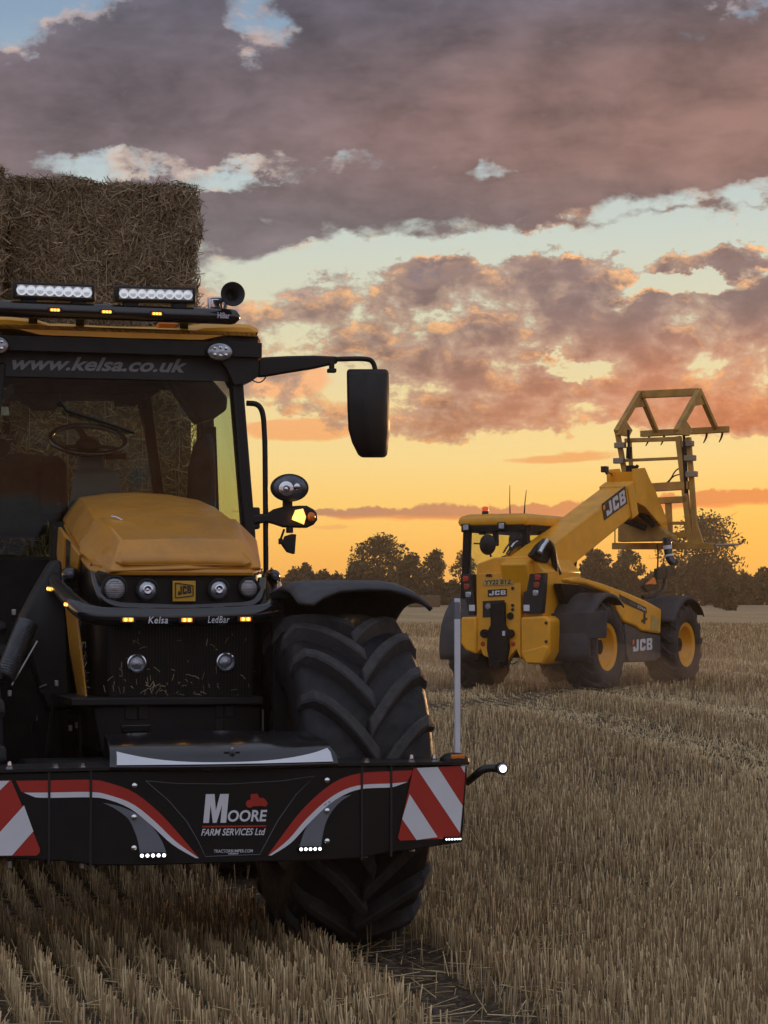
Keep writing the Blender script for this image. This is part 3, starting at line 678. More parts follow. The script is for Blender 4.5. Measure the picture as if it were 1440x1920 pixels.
# ---------------------------------------------------------------- wheels
def ag_tyre(parent, name, c, Rr, W, n_lug, m_tyre, m_lug, rim_m, lug_h=0.05, rim_r=0.43, flip=1, out=1, dphi=0.40, base=0.088, top=0.062, seg=7, rim=True):
    """agricultural tyre: carcass, curved chevron lugs (each its own piece), dished rim. axle along x"""
    c = Vector(c); Rc = Rr - lug_h; h = W / 2
    w = MB()
    prof = [(rim_r, -h * .80), (rim_r + .02, -h * .90), (Rc * .66, -h * 1.0), (Rc * .80, -h * 1.03), (Rc * .91, -h * 1.0), (Rc * .97, -h * .90), (Rc * .99, -h * .72), (Rc, -h * .4), (Rc * 1.004, 0),
            (Rc, h * .4), (Rc * .99, h * .72), (Rc * .97, h * .90), (Rc * .91, h * 1.0), (Rc * .80, h * 1.03), (Rc * .66, h * 1.0), (rim_r + .02, h * .90), (rim_r, h * .80)]
    w.lathe(prof, c, (1, 0, 0), 56, caps=False)
    ty = w.build(name, m_tyre, parent, smooth=50)
    def surf(wv, phi, r):            # phi measured from the top toward the front (-y)
        return c + Vector((wv, -math.sin(phi) * r, math.cos(phi) * r))
    def shell(f):                    # carcass radius at lateral fraction f (0..1.12)
        if f <= .72: return Rc * (1.004 - .014 * (f / .72) ** 2)
        if f <= 1.0: return Rc * (.99 - .065 * ((f - .72) / .28) ** 2)
        return Rc * (.925 - .10 * (f - 1.0) / .12)
    meshes = {}
    for side in (-1, 1):
        mb = MB(); rings = []
        for k in range(seg + 1):
            t = k / seg; f = -0.06 + t * 1.08
            ph = dphi * (1 - (1 - t) ** 1.55) * flip
            lat = side * h * min(f, 1.02)
            slope = 1.55 * dphi * (1 - t) ** 0.55 * Rc / (h * 1.08)      # along-track rise per lateral metre
            wid = math.sqrt(1 + slope * slope)
            b2 = base / 2 * wid / Rc; t2 = top / 2 * wid / Rc
            r0 = shell(abs(f)) - .012; r1 = min(Rr, shell(abs(f)) + lug_h * (1.0 if t < .93 else .75))
            if k == 0: t2 *= .9
            rings.append([surf(lat, -ph - b2, r0), surf(lat, -ph - t2, r1), surf(lat, -ph + t2, r1), surf(lat, -ph + b2, r0)])
        # the shoulder end runs a little way down the side wall
        lat = side * h * 1.045; r1 = Rc * .905
        rings.append([surf(lat * .97, -dphi * flip - base / 2.2 / Rc, r1 - .04), surf(lat, -dphi * flip - top / 2.2 / Rc, r1), surf(lat, -dphi * flip + top / 2.2 / Rc, r1), surf(lat * .97, -dphi * flip + base / 2.2 / Rc, r1 - .04)])
        mb.loft(rings)
        meshes[side] = mb
    for side in (-1, 1):
        first = meshes[side]
        for v_i in range(len(first.v)):
            q = Vector(first.v[v_i]) - c; first.v[v_i] = tuple(q)
        o = None
        for k in range(n_lug):
            a = 2 * math.pi * (k + (0.5 if side > 0 else 0)) / n_lug
            if o is None:
                o = first.build('tread_lug', m_lug, ty, smooth=0, bevel=0.008, seg=1); q = o
            else:
                q = o.copy(); col.objects.link(q)
            q.location = c; q.rotation_euler = (a, 0, 0)
    if rim:
        rm = MB(); d = h * out
        rm.lathe([(rim_r + .012, -h * .86), (rim_r - .03, -h * .80), (rim_r - .05, -h * .2), (rim_r - .05, d * .3), (rim_r - .03, d * .80), (rim_r + .012, d * .88), (rim_r + .008, d * .90), (rim_r - .045, d * .80), (rim_r - .09, d * .30),
                  (rim_r - .16, d * .12), (.14, d * .10), (.13, d * .28), (.05, d * .30), (.0, d * .30)], c, (1, 0, 0), 40, caps=False)
        rm.build('rim', rim_m, parent, smooth=40)
    return ty
TYRE_C = (0.735, 1.12, 0.80)
fw = ag_tyre(tractor, 'front_tyre', TYRE_C, 0.80, 0.61, 18, M['rubber'], M['rubber_lug'], M['steel'], lug_h=0.070, dphi=0.43, flip=1, base=.070, top=.048)
ag_tyre(tractor, 'front_tyre', (-1.24, 1.12, 0.80), 0.80, 0.60, 20, M['rubber'], M['rubber_lug'], M['steel'], lug_h=0.052, dphi=0.42, flip=1, out=-1)
for sx in (-1, 1):
    ag_tyre(tractor, 'rear_tyre', (0.92 * sx, 4.15, 0.90), 0.90, 0.62, 20, M['rubber'], M['rubber_lug'], M['steel'], lug_h=0.05, dphi=0.38, flip=1, out=sx)

# ---------------------------------------------------------------- chassis, axle, linkage behind the bumper
b = MB(); b.box((0, 2.6, 0.80), (0.62, 3.6, 0.42)); b.box((0, 1.12, 0.80), (1.6, 0.24, 0.22)); b.box((0, 4.15, 0.9), (1.5, 0.3, 0.3))
b.build('chassis', M['dark'], tractor, bevel=0.02)
b = MB()
for sx in (-1, 1):
    b.prism([(0.26 * sx, 0.30, 0.62), (0.26 * sx, 1.0, 0.56), (0.26 * sx, 1.0, 0.74), (0.26 * sx, 0.30, 0.76)], (0.05, 0, 0))
b.box((0.02, 0.55, 0.82), (0.5, 0.4, 0.30)); b.tube([(-.3, .45, .68), (.3, .45, .68)], .035)
b.build('front_linkage', M['dark'], tractor, bevel=0.01)
# front lower box under the grille
b = MB(); q = [P(172, 1322, 1.22), P(492, 1320, 1.22), P(490, 1412, 1.22), P(186, 1412, 1.22)]
b.prism(q, (0, 0.8, 0)); lb = b.build('front_box', M['bumper'], tractor, bevel=0.015)
b = MB(); q = [P(133, 1309, 1.16), P(494, 1306, 1.16), P(494, 1321, 1.16), P(133, 1324, 1.16)]
b.prism(q, (0, 0.7, 0)); b.build('front_ledge', M['black'], tractor, bevel=0.006)
for (x0, y0, x1, y1) in ((234, 1322, 258, 1350), (259, 1322, 280, 1350), (404, 1322, 420, 1345), (423, 1322, 440, 1345), (404, 1347, 420, 1372)):
    b = MB(); b.prism([P(x0, y0, 1.215), P(x1, y0, 1.215), P(x1, y1, 1.215), P(x0, y1, 1.215)], (0, 0.01, 0)); b.build('socket_cover', M['black'], tractor, bevel=0.004)
b = MB(); b.prism([P(228, 1360, 1.20), P(284, 1358, 1.20), P(282, 1372, 1.20), P(230, 1374, 1.20)], (0, 0.02, 0)); b.prism([P(236, 1374, 1.21), P(278, 1373, 1.21), P(278, 1398, 1.21), P(236, 1398, 1.21)], (0, 0.01, 0))
b.build('tow_hook_slot', M['black_gloss'], tractor, bevel=0.004)
b = MB(); b.lathe([(0.012, 0), (0.012, 0.012), (0.006, 0.014)], P(473, 1380, 1.215), (0, -1, 0), 14); b.build('valve_cap', M['chrome'], tractor)
b = MB(); b.tube([P(493, 1330, 1.2), P(493, 1395, 1.2)], 0.005, 6); b.build('brake_line', M['steel'], tractor)
# dark things at the left of the nose: battery box, steps, pipes
b = MB(); b.box((-0.72, 2.6, 1.05), (0.5, 1.2, 0.75)); b.build('side_tank', M['dark'], tractor, bevel=0.04)
b = MB(); b.box((-0.80, 3.3, 0.72), (0.4, 0.3, 0.05)); b.box((-0.80, 3.3, 1.05), (0.4, 0.3, 0.05)); b.build('step', M['black'], tractor, bevel=0.01)
b = MB()
def duct(px, py, v, w): c = P(px, py, v); return [c + Vector((-w, -.05, 0)), c + Vector((w, -.06, 0)), c + Vector((w, .2, 0)), c + Vector((-w, .2, 0))]
b.loft([duct(106, 1050, 2.1, .02), duct(92, 1105, 2.05, .07), duct(82, 1160, 2.0, .12), duct(92, 1240, 2.0, .10), duct(108, 1330, 2.0, .07)])
b.build('air_duct', M['black'], tractor, bevel=0.02, smooth=60)
# corrugated pipe
b = MB(); A, B_ = P(52, 1166, 1.85), P(8, 1272, 1.75); npt = 44
b.tube([A.lerp(B_, k / npt) for k in range(npt + 1)], [0.050 + 0.008 * (1 if k % 2 else -1) for k in range(npt + 1)], 18)
b.build('corrugated_pipe', M['pipe'], tractor, smooth=20)
b = MB(); b.tube([P(70, 1202, 1.8), P(22, 1285, 1.75)], 0.006, 6); b.build('stay_rod', M['steel'], tractor)
for (px, py) in ((66, 1346), (132, 1365), (144, 1360), (106, 1281), (26, 1148), (18, 1300)):
    b = MB(); b.box(P(px, py, 1.7), (0.02, 0.02, 0.03)); b.build('pipe_clip', M['steel'], tractor, bevel=0.003)
b = MB()
for pts in ([(66, 1340), (60, 1375), (75, 1420)], [(100, 1300), (95, 1360), (85, 1430)], [(80, 1300), (72, 1290), (88, 1285)], [(150, 1340), (151, 1400), (150, 1430)]):
    b.tube(fillet([P(x, y, 1.65) for x, y in pts], .1), 0.010, 6)
b.build('hydraulic_hose', M['hose'], tractor)

# ---------------------------------------------------------------- grille housing (black nose) and hood
b = MB()
def nose(v, w, z0, z1): return [(-w, v, z0), (w, v, z0), (w, v, z1), (-w, v, z1)]
zt = lambda v: 1.80 + (v - 1.3) * 0.155
b.loft([nose(1.30, 0.36, 1.17, 1.80), nose(1.36, 0.405, 1.17, 1.805), nose(1.75, 0.425, 1.15, zt(1.75) + .01), nose(3.35, 0.425, 1.15, zt(3.35) + .01)])
b.build('grille_housing', M['bumper'], tractor, bevel=0.012, smooth=40)
# perforated mesh panel: a fine lattice standing proud of the housing front
b = MB()
for k in range(46):
    x = -0.335 + k * 0.67 / 45; b.box((x, 1.296, 1.395), (0.004, 0.006, 0.42))
for k in range(30):
    b.box((0, 1.294, 1.19 + k * 0.0145), (0.68, 0.005, 0.004))
b.build('grille_mesh', M['bumper'], tractor, smooth=0, kind='stuff')
# lamp bowl: recessed dark band with curved lower rim
b = MB(); rim_pts = [P(176, 1062, 1.55), P(182, 1095, 1.38), P(192, 1122, 1.27), P(215, 1137, 1.235), P(345, 1142, 1.225), P(470, 1136, 1.235), P(488, 1122, 1.26), P(491, 1085, 1.30)]
b.tube(fillet(rim_pts, .06), 0.022, 10); b.build('lamp_surround', M['black_gloss'], tractor)
def lamp(px, py, v, r, name, mlens, parent=tractor, inner=True, ring=M['black'], tilt=(0, -1, 0)):
    c = P(px, py, v); t = Vector(tilt).normalized()
    b = MB(); b.lathe([(r * 1.02, -0.07), (r * 1.16, -0.02), (r * 1.16, 0.012), (r * 1.02, 0.014), (r * 0.98, 0.0)], c, t, 28, caps=False)
    o = b.build(name, ring, parent, smooth=40)
    b = MB(); b.lathe([(r * 0.99, 0.0), (r * 0.9, 0.006), (r * 0.55, 0.014), (0, 0.017)], c, t, 28, caps=False); b.build('lens', mlens, o, smooth=60)
    if inner:
        b = MB(); b.lathe([(r * 0.50, 0.012), (r * 0.50, 0.026), (r * 0.40, 0.028), (r * 0.34, 0.018), (0, 0.030)], c, t, 20, caps=False); b.build('reflector', M['chrome'], o, smooth=60)
    return o
pxm = lambda v: FPX / (9.9 + 0.967 * v)
for (px, py, r, inner) in ((215, 1103, 21, False), (276, 1106, 18.5, True), (410, 1105, 18, True), (466.5, 1102, 17.5, False)):
    o = lamp(px, py, 1.262, r / pxm(1.26), 'headlight', M['lens_clear'], inner=inner)
    if not inner:
        c = P(px, py, 1.245); b = MB()
        for k in range(-5, 6):
            hw = math.sqrt(max(0.05, 1 - (k / 6) ** 2)) * r * 0.9 / pxm(1.26); b.box(c + Vector((0, 0, k * r * 0.155 / pxm(1.26))), (2 * hw, 0.004, 0.002))
        b.build('lens_rib', M['steel'], o, smooth=0, kind='stuff')
for (px, py) in ((256, 1244), (423, 1241.5)):
    lamp(px, py, 1.285, 15.5 / pxm(1.28), 'work_light', M['lens_clear'], ring=M['chrome'], inner=False)
# badge
b = MB(); q = [P(324, 1128, 1.262), P(367, 1128, 1.262), P(367, 1089, 1.262), P(324, 1089, 1.262)]; b.prism(q, (0, 0.02, 0))
bd = b.build('badge', M['badge'], tractor, bevel=0.003)
q = [P(329, 1121, 1.259), P(362, 1117, 1.259), P(362, 1098, 1.259), P(329, 1093, 1.259)]
b = MB()
for i in range(4):
    a_, c_ = q[i], q[(i + 1) % 4]; b.bar(a_, c_, 0.0045, 0.003, up=(0, 1, 0))
b.build('badge_border', M['ink'], bd, smooth=0)
block_logo(M['ink'], bd, [P(334, 1116, 1.258), P(359, 1112, 1.258), P(358, 1099, 1.258), P(334, 1098, 1.258)])
# hood: lofted sections from the nose lip back to the cab
def hood_ring(v, wl, zl, wc, zc, zt_, inset=0.0):
    return [(-wl, v + inset, zl), (-wl * 1.005, v + inset, zl + 0.035), (-(wl * .55 + wc * .45), v, zl * .5 + zc * .5 + .018), (-wc, v, zc), (-wc * .5, v, (zc * .25 + zt_ * .75)), (0, v, zt_),
            (wc * .5, v, (zc * .25 + zt_ * .75)), (wc, v, zc), ((wl * .55 + wc * .45), v, zl * .5 + zc * .5 + .018), (wl * 1.005, v + inset, zl + 0.035), (wl, v + inset, zl)]
S = [(1.255, .310, 1.797, .28, 1.838, 1.842, .02), (1.275, .345, 1.797, .300, 1.868, 1.874, .04), (1.36, .385, 1.800, .300, 1.915, 1.926, .05), (1.48, .410, 1.812, .315, 1.942, 1.955, .04),
     (1.70, .424, 1.850, .325, 1.980, 2.002, .01), (2.0, .430, 1.905, .360, 2.078, 2.104, 0), (2.6, .424, 1.998, .352, 2.178, 2.215, 0), (3.1, .412, 2.072, .330, 2.242, 2.278, 0), (3.40, .404, 2.108, .318, 2.264, 2.296, 0)]
hsh = lambda v: .072 * max(0, v - 1.4) / 2.0
def hshift(r): return [(x + hsh(y), y, z) for x, y, z in r]
b = MB(); b.loft([hshift(hood_ring(*s)) for s in S], closed=False, caps=False)
b.poly(hood_ring(*S[0])[::-1])
hood = b.build('hood', M['yellow'], tractor, smooth=11, solid=0.012)
# yellow lip along the lower edge, from the cab round the nose
lip = hshift([(-s[1] * 1.01, s[0] + s[6] - 0.004, s[2] + .004) for s in S[::-1]] + [(s[1] * 1.01, s[0] + s[6] - 0.004, s[2] + .004) for s in S])
b = MB(); b.tube(fillet(lip, .04, 3), 0.019, 8); b.build('hood_lip', M['yellow'], tractor)
# raised power bulge on the nose
def hz(v, u):      # hood surface height at v, u
    for i in range(len(S) - 1):
        if S[i][0] <= v <= S[i + 1][0]:
            t = (v - S[i][0]) / (S[i + 1][0] - S[i][0]); L = lambda k: S[i][k] * (1 - t) + S[i + 1][k] * t
            wl, zl, wc, zc, ztp = L(1), L(2), L(3), L(4), L(5); a = abs(u)
            if a <= wc: f = a / wc; return ztp - (ztp - zc) * (0.5 * f if f < .5 else 0.25 + 1.5 * (f - .5))
            return zc - (zc - zl) * min(1, (a - wc) / max(.001, wl - wc))
    return S[-1][5]
# raised panel on the nose: a flat top, a steep front and two slanting flanks with crisp edges
BA, BB, BC, BD = P(190, 969, 1.95), P(441, 973, 1.93), P(456, 1012, 1.375), P(226, 1012, 1.375)
BE, BF, BG, BH = P(149, 1014, 1.80), P(206, 1071, 1.245), P(491, 1065, 1.30), P(482, 1012, 1.72)
BM = P(340, 969, 1.97) + Vector((0, 0, .012)); BN = (BC + BD) / 2 + Vector((0, -.012, .004)); BO = (BF + BG) / 2 + Vector((0, -.036, .003))
top8 = [BA, BM, BB, BH, BG, BO, BF, BE]; dn = [q + Vector((0, .03 if k in (4, 5, 6) else 0, -.055 if k not in (4, 5, 6) else -.012)) for k, q in enumerate(top8)]
b = MB(); vs = top8 + dn + [BC, BN, BD]
b.add(vs, [(0, 1, 17, 18), (1, 2, 16, 17), (18, 17, 5, 6), (17, 16, 4, 5), (0, 18, 6, 7), (2, 3, 4, 16)] + [(k, k + 8, (k + 1) % 8 + 8, (k + 1) % 8) for k in range(8)])
b.build('hood_bulge', M['yellow'], tractor, smooth=20, bevel=.010, seg=3)
for k in range(3):       # shallow pressed ribs on the rear edge of the panel
    px = 262 + 58 * k; b = MB(); b.bar(P(px, 972, 1.93) + Vector((0, 0, .002)), P(px + 3, 981, 1.80) + Vector((0, 0, .002)), .012, .006); b.build('hood_rib', M['yellow'], tractor, bevel=.003)
b = MB(); b.tube([P(209, 971, 1.90) + Vector((0, 0, .008)), P(218, 973, 1.88) + Vector((0, 0, .010)), P(229, 977, 1.84) + Vector((0, 0, .006))], 0.004, 5)
b.build('straw_wisp', M['white'], tractor)
# yellow side pieces on the left flank
def side(pts, th=0.02): 
    b = MB(); b.prism(pts, (th, 0, 0)); return b
US = -0.445
pts = [PX(109, 988, US), PX(120, 1002, US), PX(148, 1040, US), PX(140, 1098, US), PX(112, 1090, US), PX(106, 1040, US)]
sp_ = side(pts).build('side_panel', M['yellow'], tractor, bevel=0.006)
b = MB(); b.prism([PX(124, 1010, US - .004), PX(132, 1016, US - .004), PX(130, 1064, US - .004), PX(122, 1066, US - .004)], (.004, 0, 0)); b.build('side_emblem', M['chrome'], sp_)
b = MB(); b.prism([PX(118, 1004, US - .006), PX(121.5, 1008, US - .006), PX(117, 1090, US - .006), PX(113, 1090, US - .006)], (.006, 0, 0)); b.build('panel_rib', M['yellow'], sp_)
b = MB(); q = [P(119, 1108, 1.80), P(142, 1122, 1.62), P(150, 1200, 1.52), P(162, 1307, 1.42), P(145, 1304, 1.62), P(130, 1215, 1.72)]
b.prism(q, (0.01, 0.05, 0)); b.build('nose_strip', M['yellow'], tractor, bevel=0.004)
b = MB(); b.tube([P(141, 1122, 1.60), P(150, 1200, 1.505), P(161.5, 1307, 1.40)], 0.006, 6); b.build('nose_strip_edge', M['yellow'], tractor)
# side vents with caught chaff
random.seed(11); b = MB()
for i in range(110):
    if random.random() < .5:
        px, py, v = random.gauss(330, 55), 1304 - abs(random.gauss(0, 26)), 1.288
    elif random.random() < .5: px, py, v = random.uniform(205, 480), random.uniform(1180, 1300), 1.288
    else: 
        t = random.random(); px, py, v = 146 + 18 * t + random.gauss(0, 3), 1120 + 180 * t, 1.40
    c = P(px, py, v); a = random.uniform(0, math.pi); L = random.uniform(.004, .020)
    d = Vector((math.cos(a) * L, random.uniform(-.006, .004), math.sin(a) * L)); b.tube([c - d, c + d * .2 + Vector((0, -.003, .003)), c + d], random.uniform(.0008, .0018), 3)
b.build('caught_straw', M['chaff'], tractor, kind='stuff', smooth=0)

# ---------------------------------------------------------------- LED bar round the nose
def UPX(px, py, u): return PX(px, py, u)
barp = [P(104, 1088, 2.05), P(112, 1100, 1.90), P(146, 1138, 1.28), P(172, 1156, 1.10), P(345, 1158, 1.06), P(500, 1151, 1.10), P(518, 1136, 1.20), P(514, 1104, 1.75), P(506, 1088, 2.0)]
b = MB(); b.tube(fillet(barp, .10, 8), 0.046, 20); lb_ = b.build('led_bar', M['black_gloss'], tractor, smooth=60)
b = MB(); b.bar(P(240, 1166, 1.10), P(240, 1166, 1.30), .05, .03); b.bar(P(450, 1162, 1.10), P(450, 1162, 1.30), .05, .03); b.build('bar_bracket', M['black'], lb_)
def led_pod(c, name, parent, d=Vector((1, 0, 0)), n=2, size=.035, nrm=Vector((0, -1, 0)), hot=M['amber_hot'], body=M['amber_on'], hw=1.0):
    b = MB(); up = nrm.cross(d).normalized()
    rot = Matrix((d, nrm, up)).transposed()
    b.box(c, (size * 2.6 * hw, size * .35, size * 1.1), rot); o = b.build(name, M['black'], parent, bevel=.006)
    b = MB(); b.box(c + nrm * size * .15, (size * 1.75 * hw, size * .35, size * .66), rot); b.build('lens', body, o, bevel=.004)
    for k in range(n):
        b = MB(); cc = c + d * (k - (n - 1) / 2) * size * 1.6 * hw / n + nrm * size * .32
        b.lathe([(size * .26, 0), (size * .22, size * .12), (0, size * .16)], cc, nrm, 10, caps=False); b.build('led', hot, o)
for px, py in ((240, 1162), (350, 1162.5), (460, 1161)):
    led_pod(P(px, py, 1.018), 'amber_light', lb_.parent, size=.030)
for px, py, v in ((109, 1100, 1.93), (142.5, 1129, 1.36)):
    c = P(px, py, v); led_pod(c + Vector((-.040, -.012, -.012)), 'amber_light', lb_.parent, d=Vector((.35, -.93, -.1)).normalized(), nrm=Vector((-.93, -.35, 0)).normalized(), size=.030)
def flat_quad(x0, x1, y0, y1, v, sl=0.0): return [P(x0, y1 + sl, v), P(x1, y1 - sl, v), P(x1, y0 - sl, v), P(x0, y0 + sl, v)]
flat_text('Kelsa', M['white'], lb_, flat_quad(278, 315, 1156, 1169, 1.008), shear=.2, bold=.01, spacing=1.08)
flat_text('LedBar', M['white'], lb_, flat_quad(390, 430, 1155, 1168, 1.009), shear=.2, bold=.0, spacing=1.12)
for (px, py, v, s) in ((131, 1078, 1.85, 1), (510, 1081, 1.75, .85)):
    c = P(px, py, v); b = MB(); r = 15 / pxm(v) * s
    b.lathe([(r * .7, .09), (r, .06), (r * 1.05, 0), (r, -.05), (r * .62, -.08), (r * .5, -.085)], c, (0, 1, 0), 24); o = b.build('nose_camera', M['black_gloss'], tractor, smooth=50)
    b = MB(); b.lathe([(r * .42, 0), (r * .40, .008), (0, .012)], c + Vector((-.006, -.083, 0)), (-.1, -1, 0), 16); b.build('lens', M['lens_dark'], o)
    b = MB(); b.box(c + Vector((.03, .06, -.03)), (.05, .05, .08)); b.build('bracket', M['black'], o, bevel=.01)

# ---------------------------------------------------------------- front mudguards
def mudguard(flip=1, du=0.0, name='front_mudguard', sc=1.0, u0=.36):
    b = MB(); rows = []
    c = Vector((0, 1.12, 0.80))
    N = 14; Kn = 18
    # inner edge to outer tip: fraction, radius, front angle (deg from the top)
    prof = [(.36, .915, 22), (.40, .935, 26), (.44, .945, 27), (.52, .950, 23), (.66, .953, 18), (.84, .954, 16), (1.00, .952, 16), (1.10, .942, 18), (1.19, .915, 18), (1.255, .880, 18), (1.285, .858, 18)]
    for k in range(Kn + 1):
        row = []
        for (u, r, fa) in prof:
            a = -fa + (fa + 95) * k / Kn
            row.append(Vector(((u0 + (u - .36) * sc + du) * flip, c.y + math.sin(R(a)) * r, c.z + math.cos(R(a)) * r)))
        rows.append(row)
    b.loft(rows, closed=False, caps=False)
    return b.build(name, M['grey_plastic'], tractor, smooth=50, solid=.022)
mgd = mudguard(1, 0.0, sc=.735, u0=.46)
mudguard(-1, .62)
for px in (601, 718):
    c = P(px, 1107, 1.0); b = MB(); b.box(c + Vector((0, -.01, 0.008)), (.045, .04, .012)); b.build('mudguard_bolt', M['black'], mgd, bevel=.005)
b = MB(); b.bar((.45, 1.12, .9), (.45, 1.2, 1.70), .06, .06); b.bar((.42, 1.15, 1.69), (.95, 1.15, 1.69), .05, .03); b.build('mudguard_stay', M['dark'], tractor)

# ---------------------------------------------------------------- front bumper
def fv(u): a = abs(u); return 0.0 if a < .42 else (a - .42) * .20
def BP(px, py, off=0.0):
    u = 0.0
    for _ in range(6): p = P(px, py, fv(u) - off); u = p.x
    return p
zT = lambda u: 0.932 - 0.02 * max(0, abs(u) - .3)          # top edge
def zB(u):
    a = abs(u); return 0.522 + (0.0 if a < .55 else (a - .55) * .05)
us = [-1.20, -1.09, -.83, -.72, -.58, -.42, 0, .42, .58, .72, .83, 1.0]
end_r = BP(876, 1434).x
us[-1] = end_r - .0
b = MB(); rings = []
for u in us:
    a = abs(u); f = fv(u); zb = zB(u) + (.012 if a > .58 else 0)
    rings.append([(u, f, zT(u)), (u, f, zb), (u, f + .34, zb + .02), (u, f + .34, zT(u))])
rings[-1] = [BP(877, 1436), BP(867, 1579), BP(867, 1579) + Vector((0, .3, .02)), BP(877, 1436) + Vector((0, .3, 0))]
b.loft(rings); bumper = b.build('bumper', M['bumper'], tractor, bevel=.006, smooth=30)
for sgn, pxs in ((1, (678, 733)), (-1, (170, 92))):          # seams of the extension panels, as dark joints cut round the shell
    for px in pxs:
        u = BP(px, 1500).x; b = MB(); f = fv(u)
        b.box((u, f + .12, (zT(u) + zB(u)) / 2), (.010, .254, zT(u) - zB(u) + .012)); b.build('panel_joint', M['ink'], bumper)
b = MB()       # top flange
for (xa, xb) in ((-1.2, -.53), (.47, end_r + .005)):
    n = 6; ring = []
    for k in range(n + 1):
        u = xa + (xb - xa) * k / n; ring.append([(u, fv(u) - .016, zT(u) + .003), (u, fv(u) - .016, zT(u) + .016), (u, fv(u) + .34, zT(u) + .016), (u, fv(u) + .34, zT(u) + .003)])
    b.loft(ring); b.build('top_flange', M['black'], bumper, smooth=30); b = MB()
# tool-box lid: glossy, its front edge bowed toward the camera
b = MB(); rows = []
for k in range(17):
    t = k / 16; u = -.535 + 1.005 * t; s = (2 * t - 1); bow = (1 - s * s)
    rows.append([(u * .97, .34, .925), (u, -.008 - .055 * bow, .932 - .002 * bow), (u, -.016 - .055 * bow, .945), (u * .99, .02 - .03 * bow, .990 + .000 * bow), (u * .965, .14, 1.030 + .006 * bow), (u * .94, .40, 1.062 + .010 * bow), (u * .94, .40, .925)])
b.loft(rows, closed=True); lid = b.build('toolbox_lid', M['black_gloss'], bumper, smooth=50, bevel=.004)
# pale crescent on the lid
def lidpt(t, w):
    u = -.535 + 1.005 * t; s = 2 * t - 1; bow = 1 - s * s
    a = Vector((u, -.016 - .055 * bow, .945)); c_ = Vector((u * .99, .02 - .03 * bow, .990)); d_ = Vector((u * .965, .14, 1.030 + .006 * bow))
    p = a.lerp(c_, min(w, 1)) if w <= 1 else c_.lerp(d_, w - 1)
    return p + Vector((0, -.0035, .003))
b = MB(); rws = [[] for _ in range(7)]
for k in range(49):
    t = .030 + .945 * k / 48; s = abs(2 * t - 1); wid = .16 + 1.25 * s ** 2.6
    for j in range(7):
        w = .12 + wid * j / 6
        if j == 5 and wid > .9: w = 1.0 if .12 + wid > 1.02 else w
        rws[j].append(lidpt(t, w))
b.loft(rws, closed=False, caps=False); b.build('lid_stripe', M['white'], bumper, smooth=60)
c = P(437, 1436, -.02); b = MB(); b.lathe([(.014, 0), (.012, .028), (.016, .032), (.012, .046), (0, .05)], c + Vector((0, .03, .022)), (0, -.25, 1), 14); b.bar(c + Vector((-.035, .03, .058)), c + Vector((.035, .03, .058)), .012, .008)
b.build('lid_handle', M['black_gloss'], bumper, bevel=.002)
b = MB(); b.lathe([(.016, 0), (.016, .006), (.008, .012)], c + Vector((0, .022, .016)), (0, -.4, 1), 14); b.lathe([(.008, 0), (.007, .01), (0, .013)], c + Vector((0, .02, .066)), (0, -.3, 1), 12); b.build('handle_cap', M['chrome'], bumper)
# stripes
def strip(top, bot, m, name, off, n=26):
    """band between two smooth pixel curves laid on the bumper face"""
    def samp(c):
        P_ = [np.array(q, float) for q in c]; out = []
        seg = np.cumsum([0] + [np.linalg.norm(P_[i + 1] - P_[i]) for i in range(len(P_) - 1)])
        for k in range(n + 1):
            s = seg[-1] * k / n; i = min(np.searchsorted(seg, s, 'right') - 1, len(P_) - 2); t = (s - seg[i]) / (seg[i + 1] - seg[i])
            p0 = P_[max(i - 1, 0)]; p1 = P_[i]; p2 = P_[i + 1]; p3 = P_[min(i + 2, len(P_) - 1)]
            out.append(0.5 * ((2 * p1) + (-p0 + p2) * t + (2 * p0 - 5 * p1 + 4 * p2 - p3) * t * t + (-p0 + 3 * p1 - 3 * p2 + p3) * t ** 3))
        return out
    b = MB(); b.loft([[BP(*q, off) for q in samp(top)], [BP(*q, off) for q in samp(bot)]], closed=False, caps=False)
    return b.build(name, m, bumper, smooth=60)
strip([(776, 1444), (733, 1446), (680, 1449), (640, 1460), (605, 1482), (565, 1520), (530, 1565), (502, 1604)], [(763, 1466), (733, 1469), (680, 1471.5), (645, 1481), (612, 1501), (574, 1536), (540, 1575), (505, 1604)], M['red'], 'red_stripe', .003)
strip([(765, 1466), (733, 1469), (680, 1471.5), (645, 1481), (612, 1501), (574, 1536), (540, 1575), (504, 1604)], [(740, 1475), (733, 1476.5), (680, 1479), (648, 1489), (616, 1509), (580, 1543), (546, 1580), (509, 1604)], M['white'], 'white_stripe', .0032)
strip([(30, 1464), (92, 1463), (172, 1462), (205, 1468), (250, 1485), (295, 1520), (335, 1563), (373, 1609)], [(40, 1485), (92, 1486), (172, 1485), (205, 1491), (248, 1507), (288, 1538), (330, 1578), (372, 1609)], M['red'], 'red_stripe', .003)
strip([(44, 1486), (92, 1486), (172, 1485), (205, 1491), (248, 1507), (288, 1538), (330, 1578), (373, 1609)], [(66, 1495), (92, 1496), (172, 1495), (205, 1500), (244, 1516), (283, 1547), (324, 1584), (367, 1609)], M['white'], 'white_stripe', .0032)
strip([(192, 1505), (225, 1512), (258, 1527), (285, 1550), (302, 1574), (312, 1598)], [(192, 1505), (215, 1516), (240, 1535), (252, 1558), (259, 1580), (262, 1600)], M['greyfilm'], 'grey_swoosh', .003)
strip([(659, 1490), (630, 1497), (607, 1510), (588, 1530), (572, 1556), (561, 1588)], [(659, 1490), (640, 1502), (624, 1519), (612, 1540), (606, 1562), (602, 1586)], M['greyfilm'], 'grey_swoosh', .003)
b = MB()
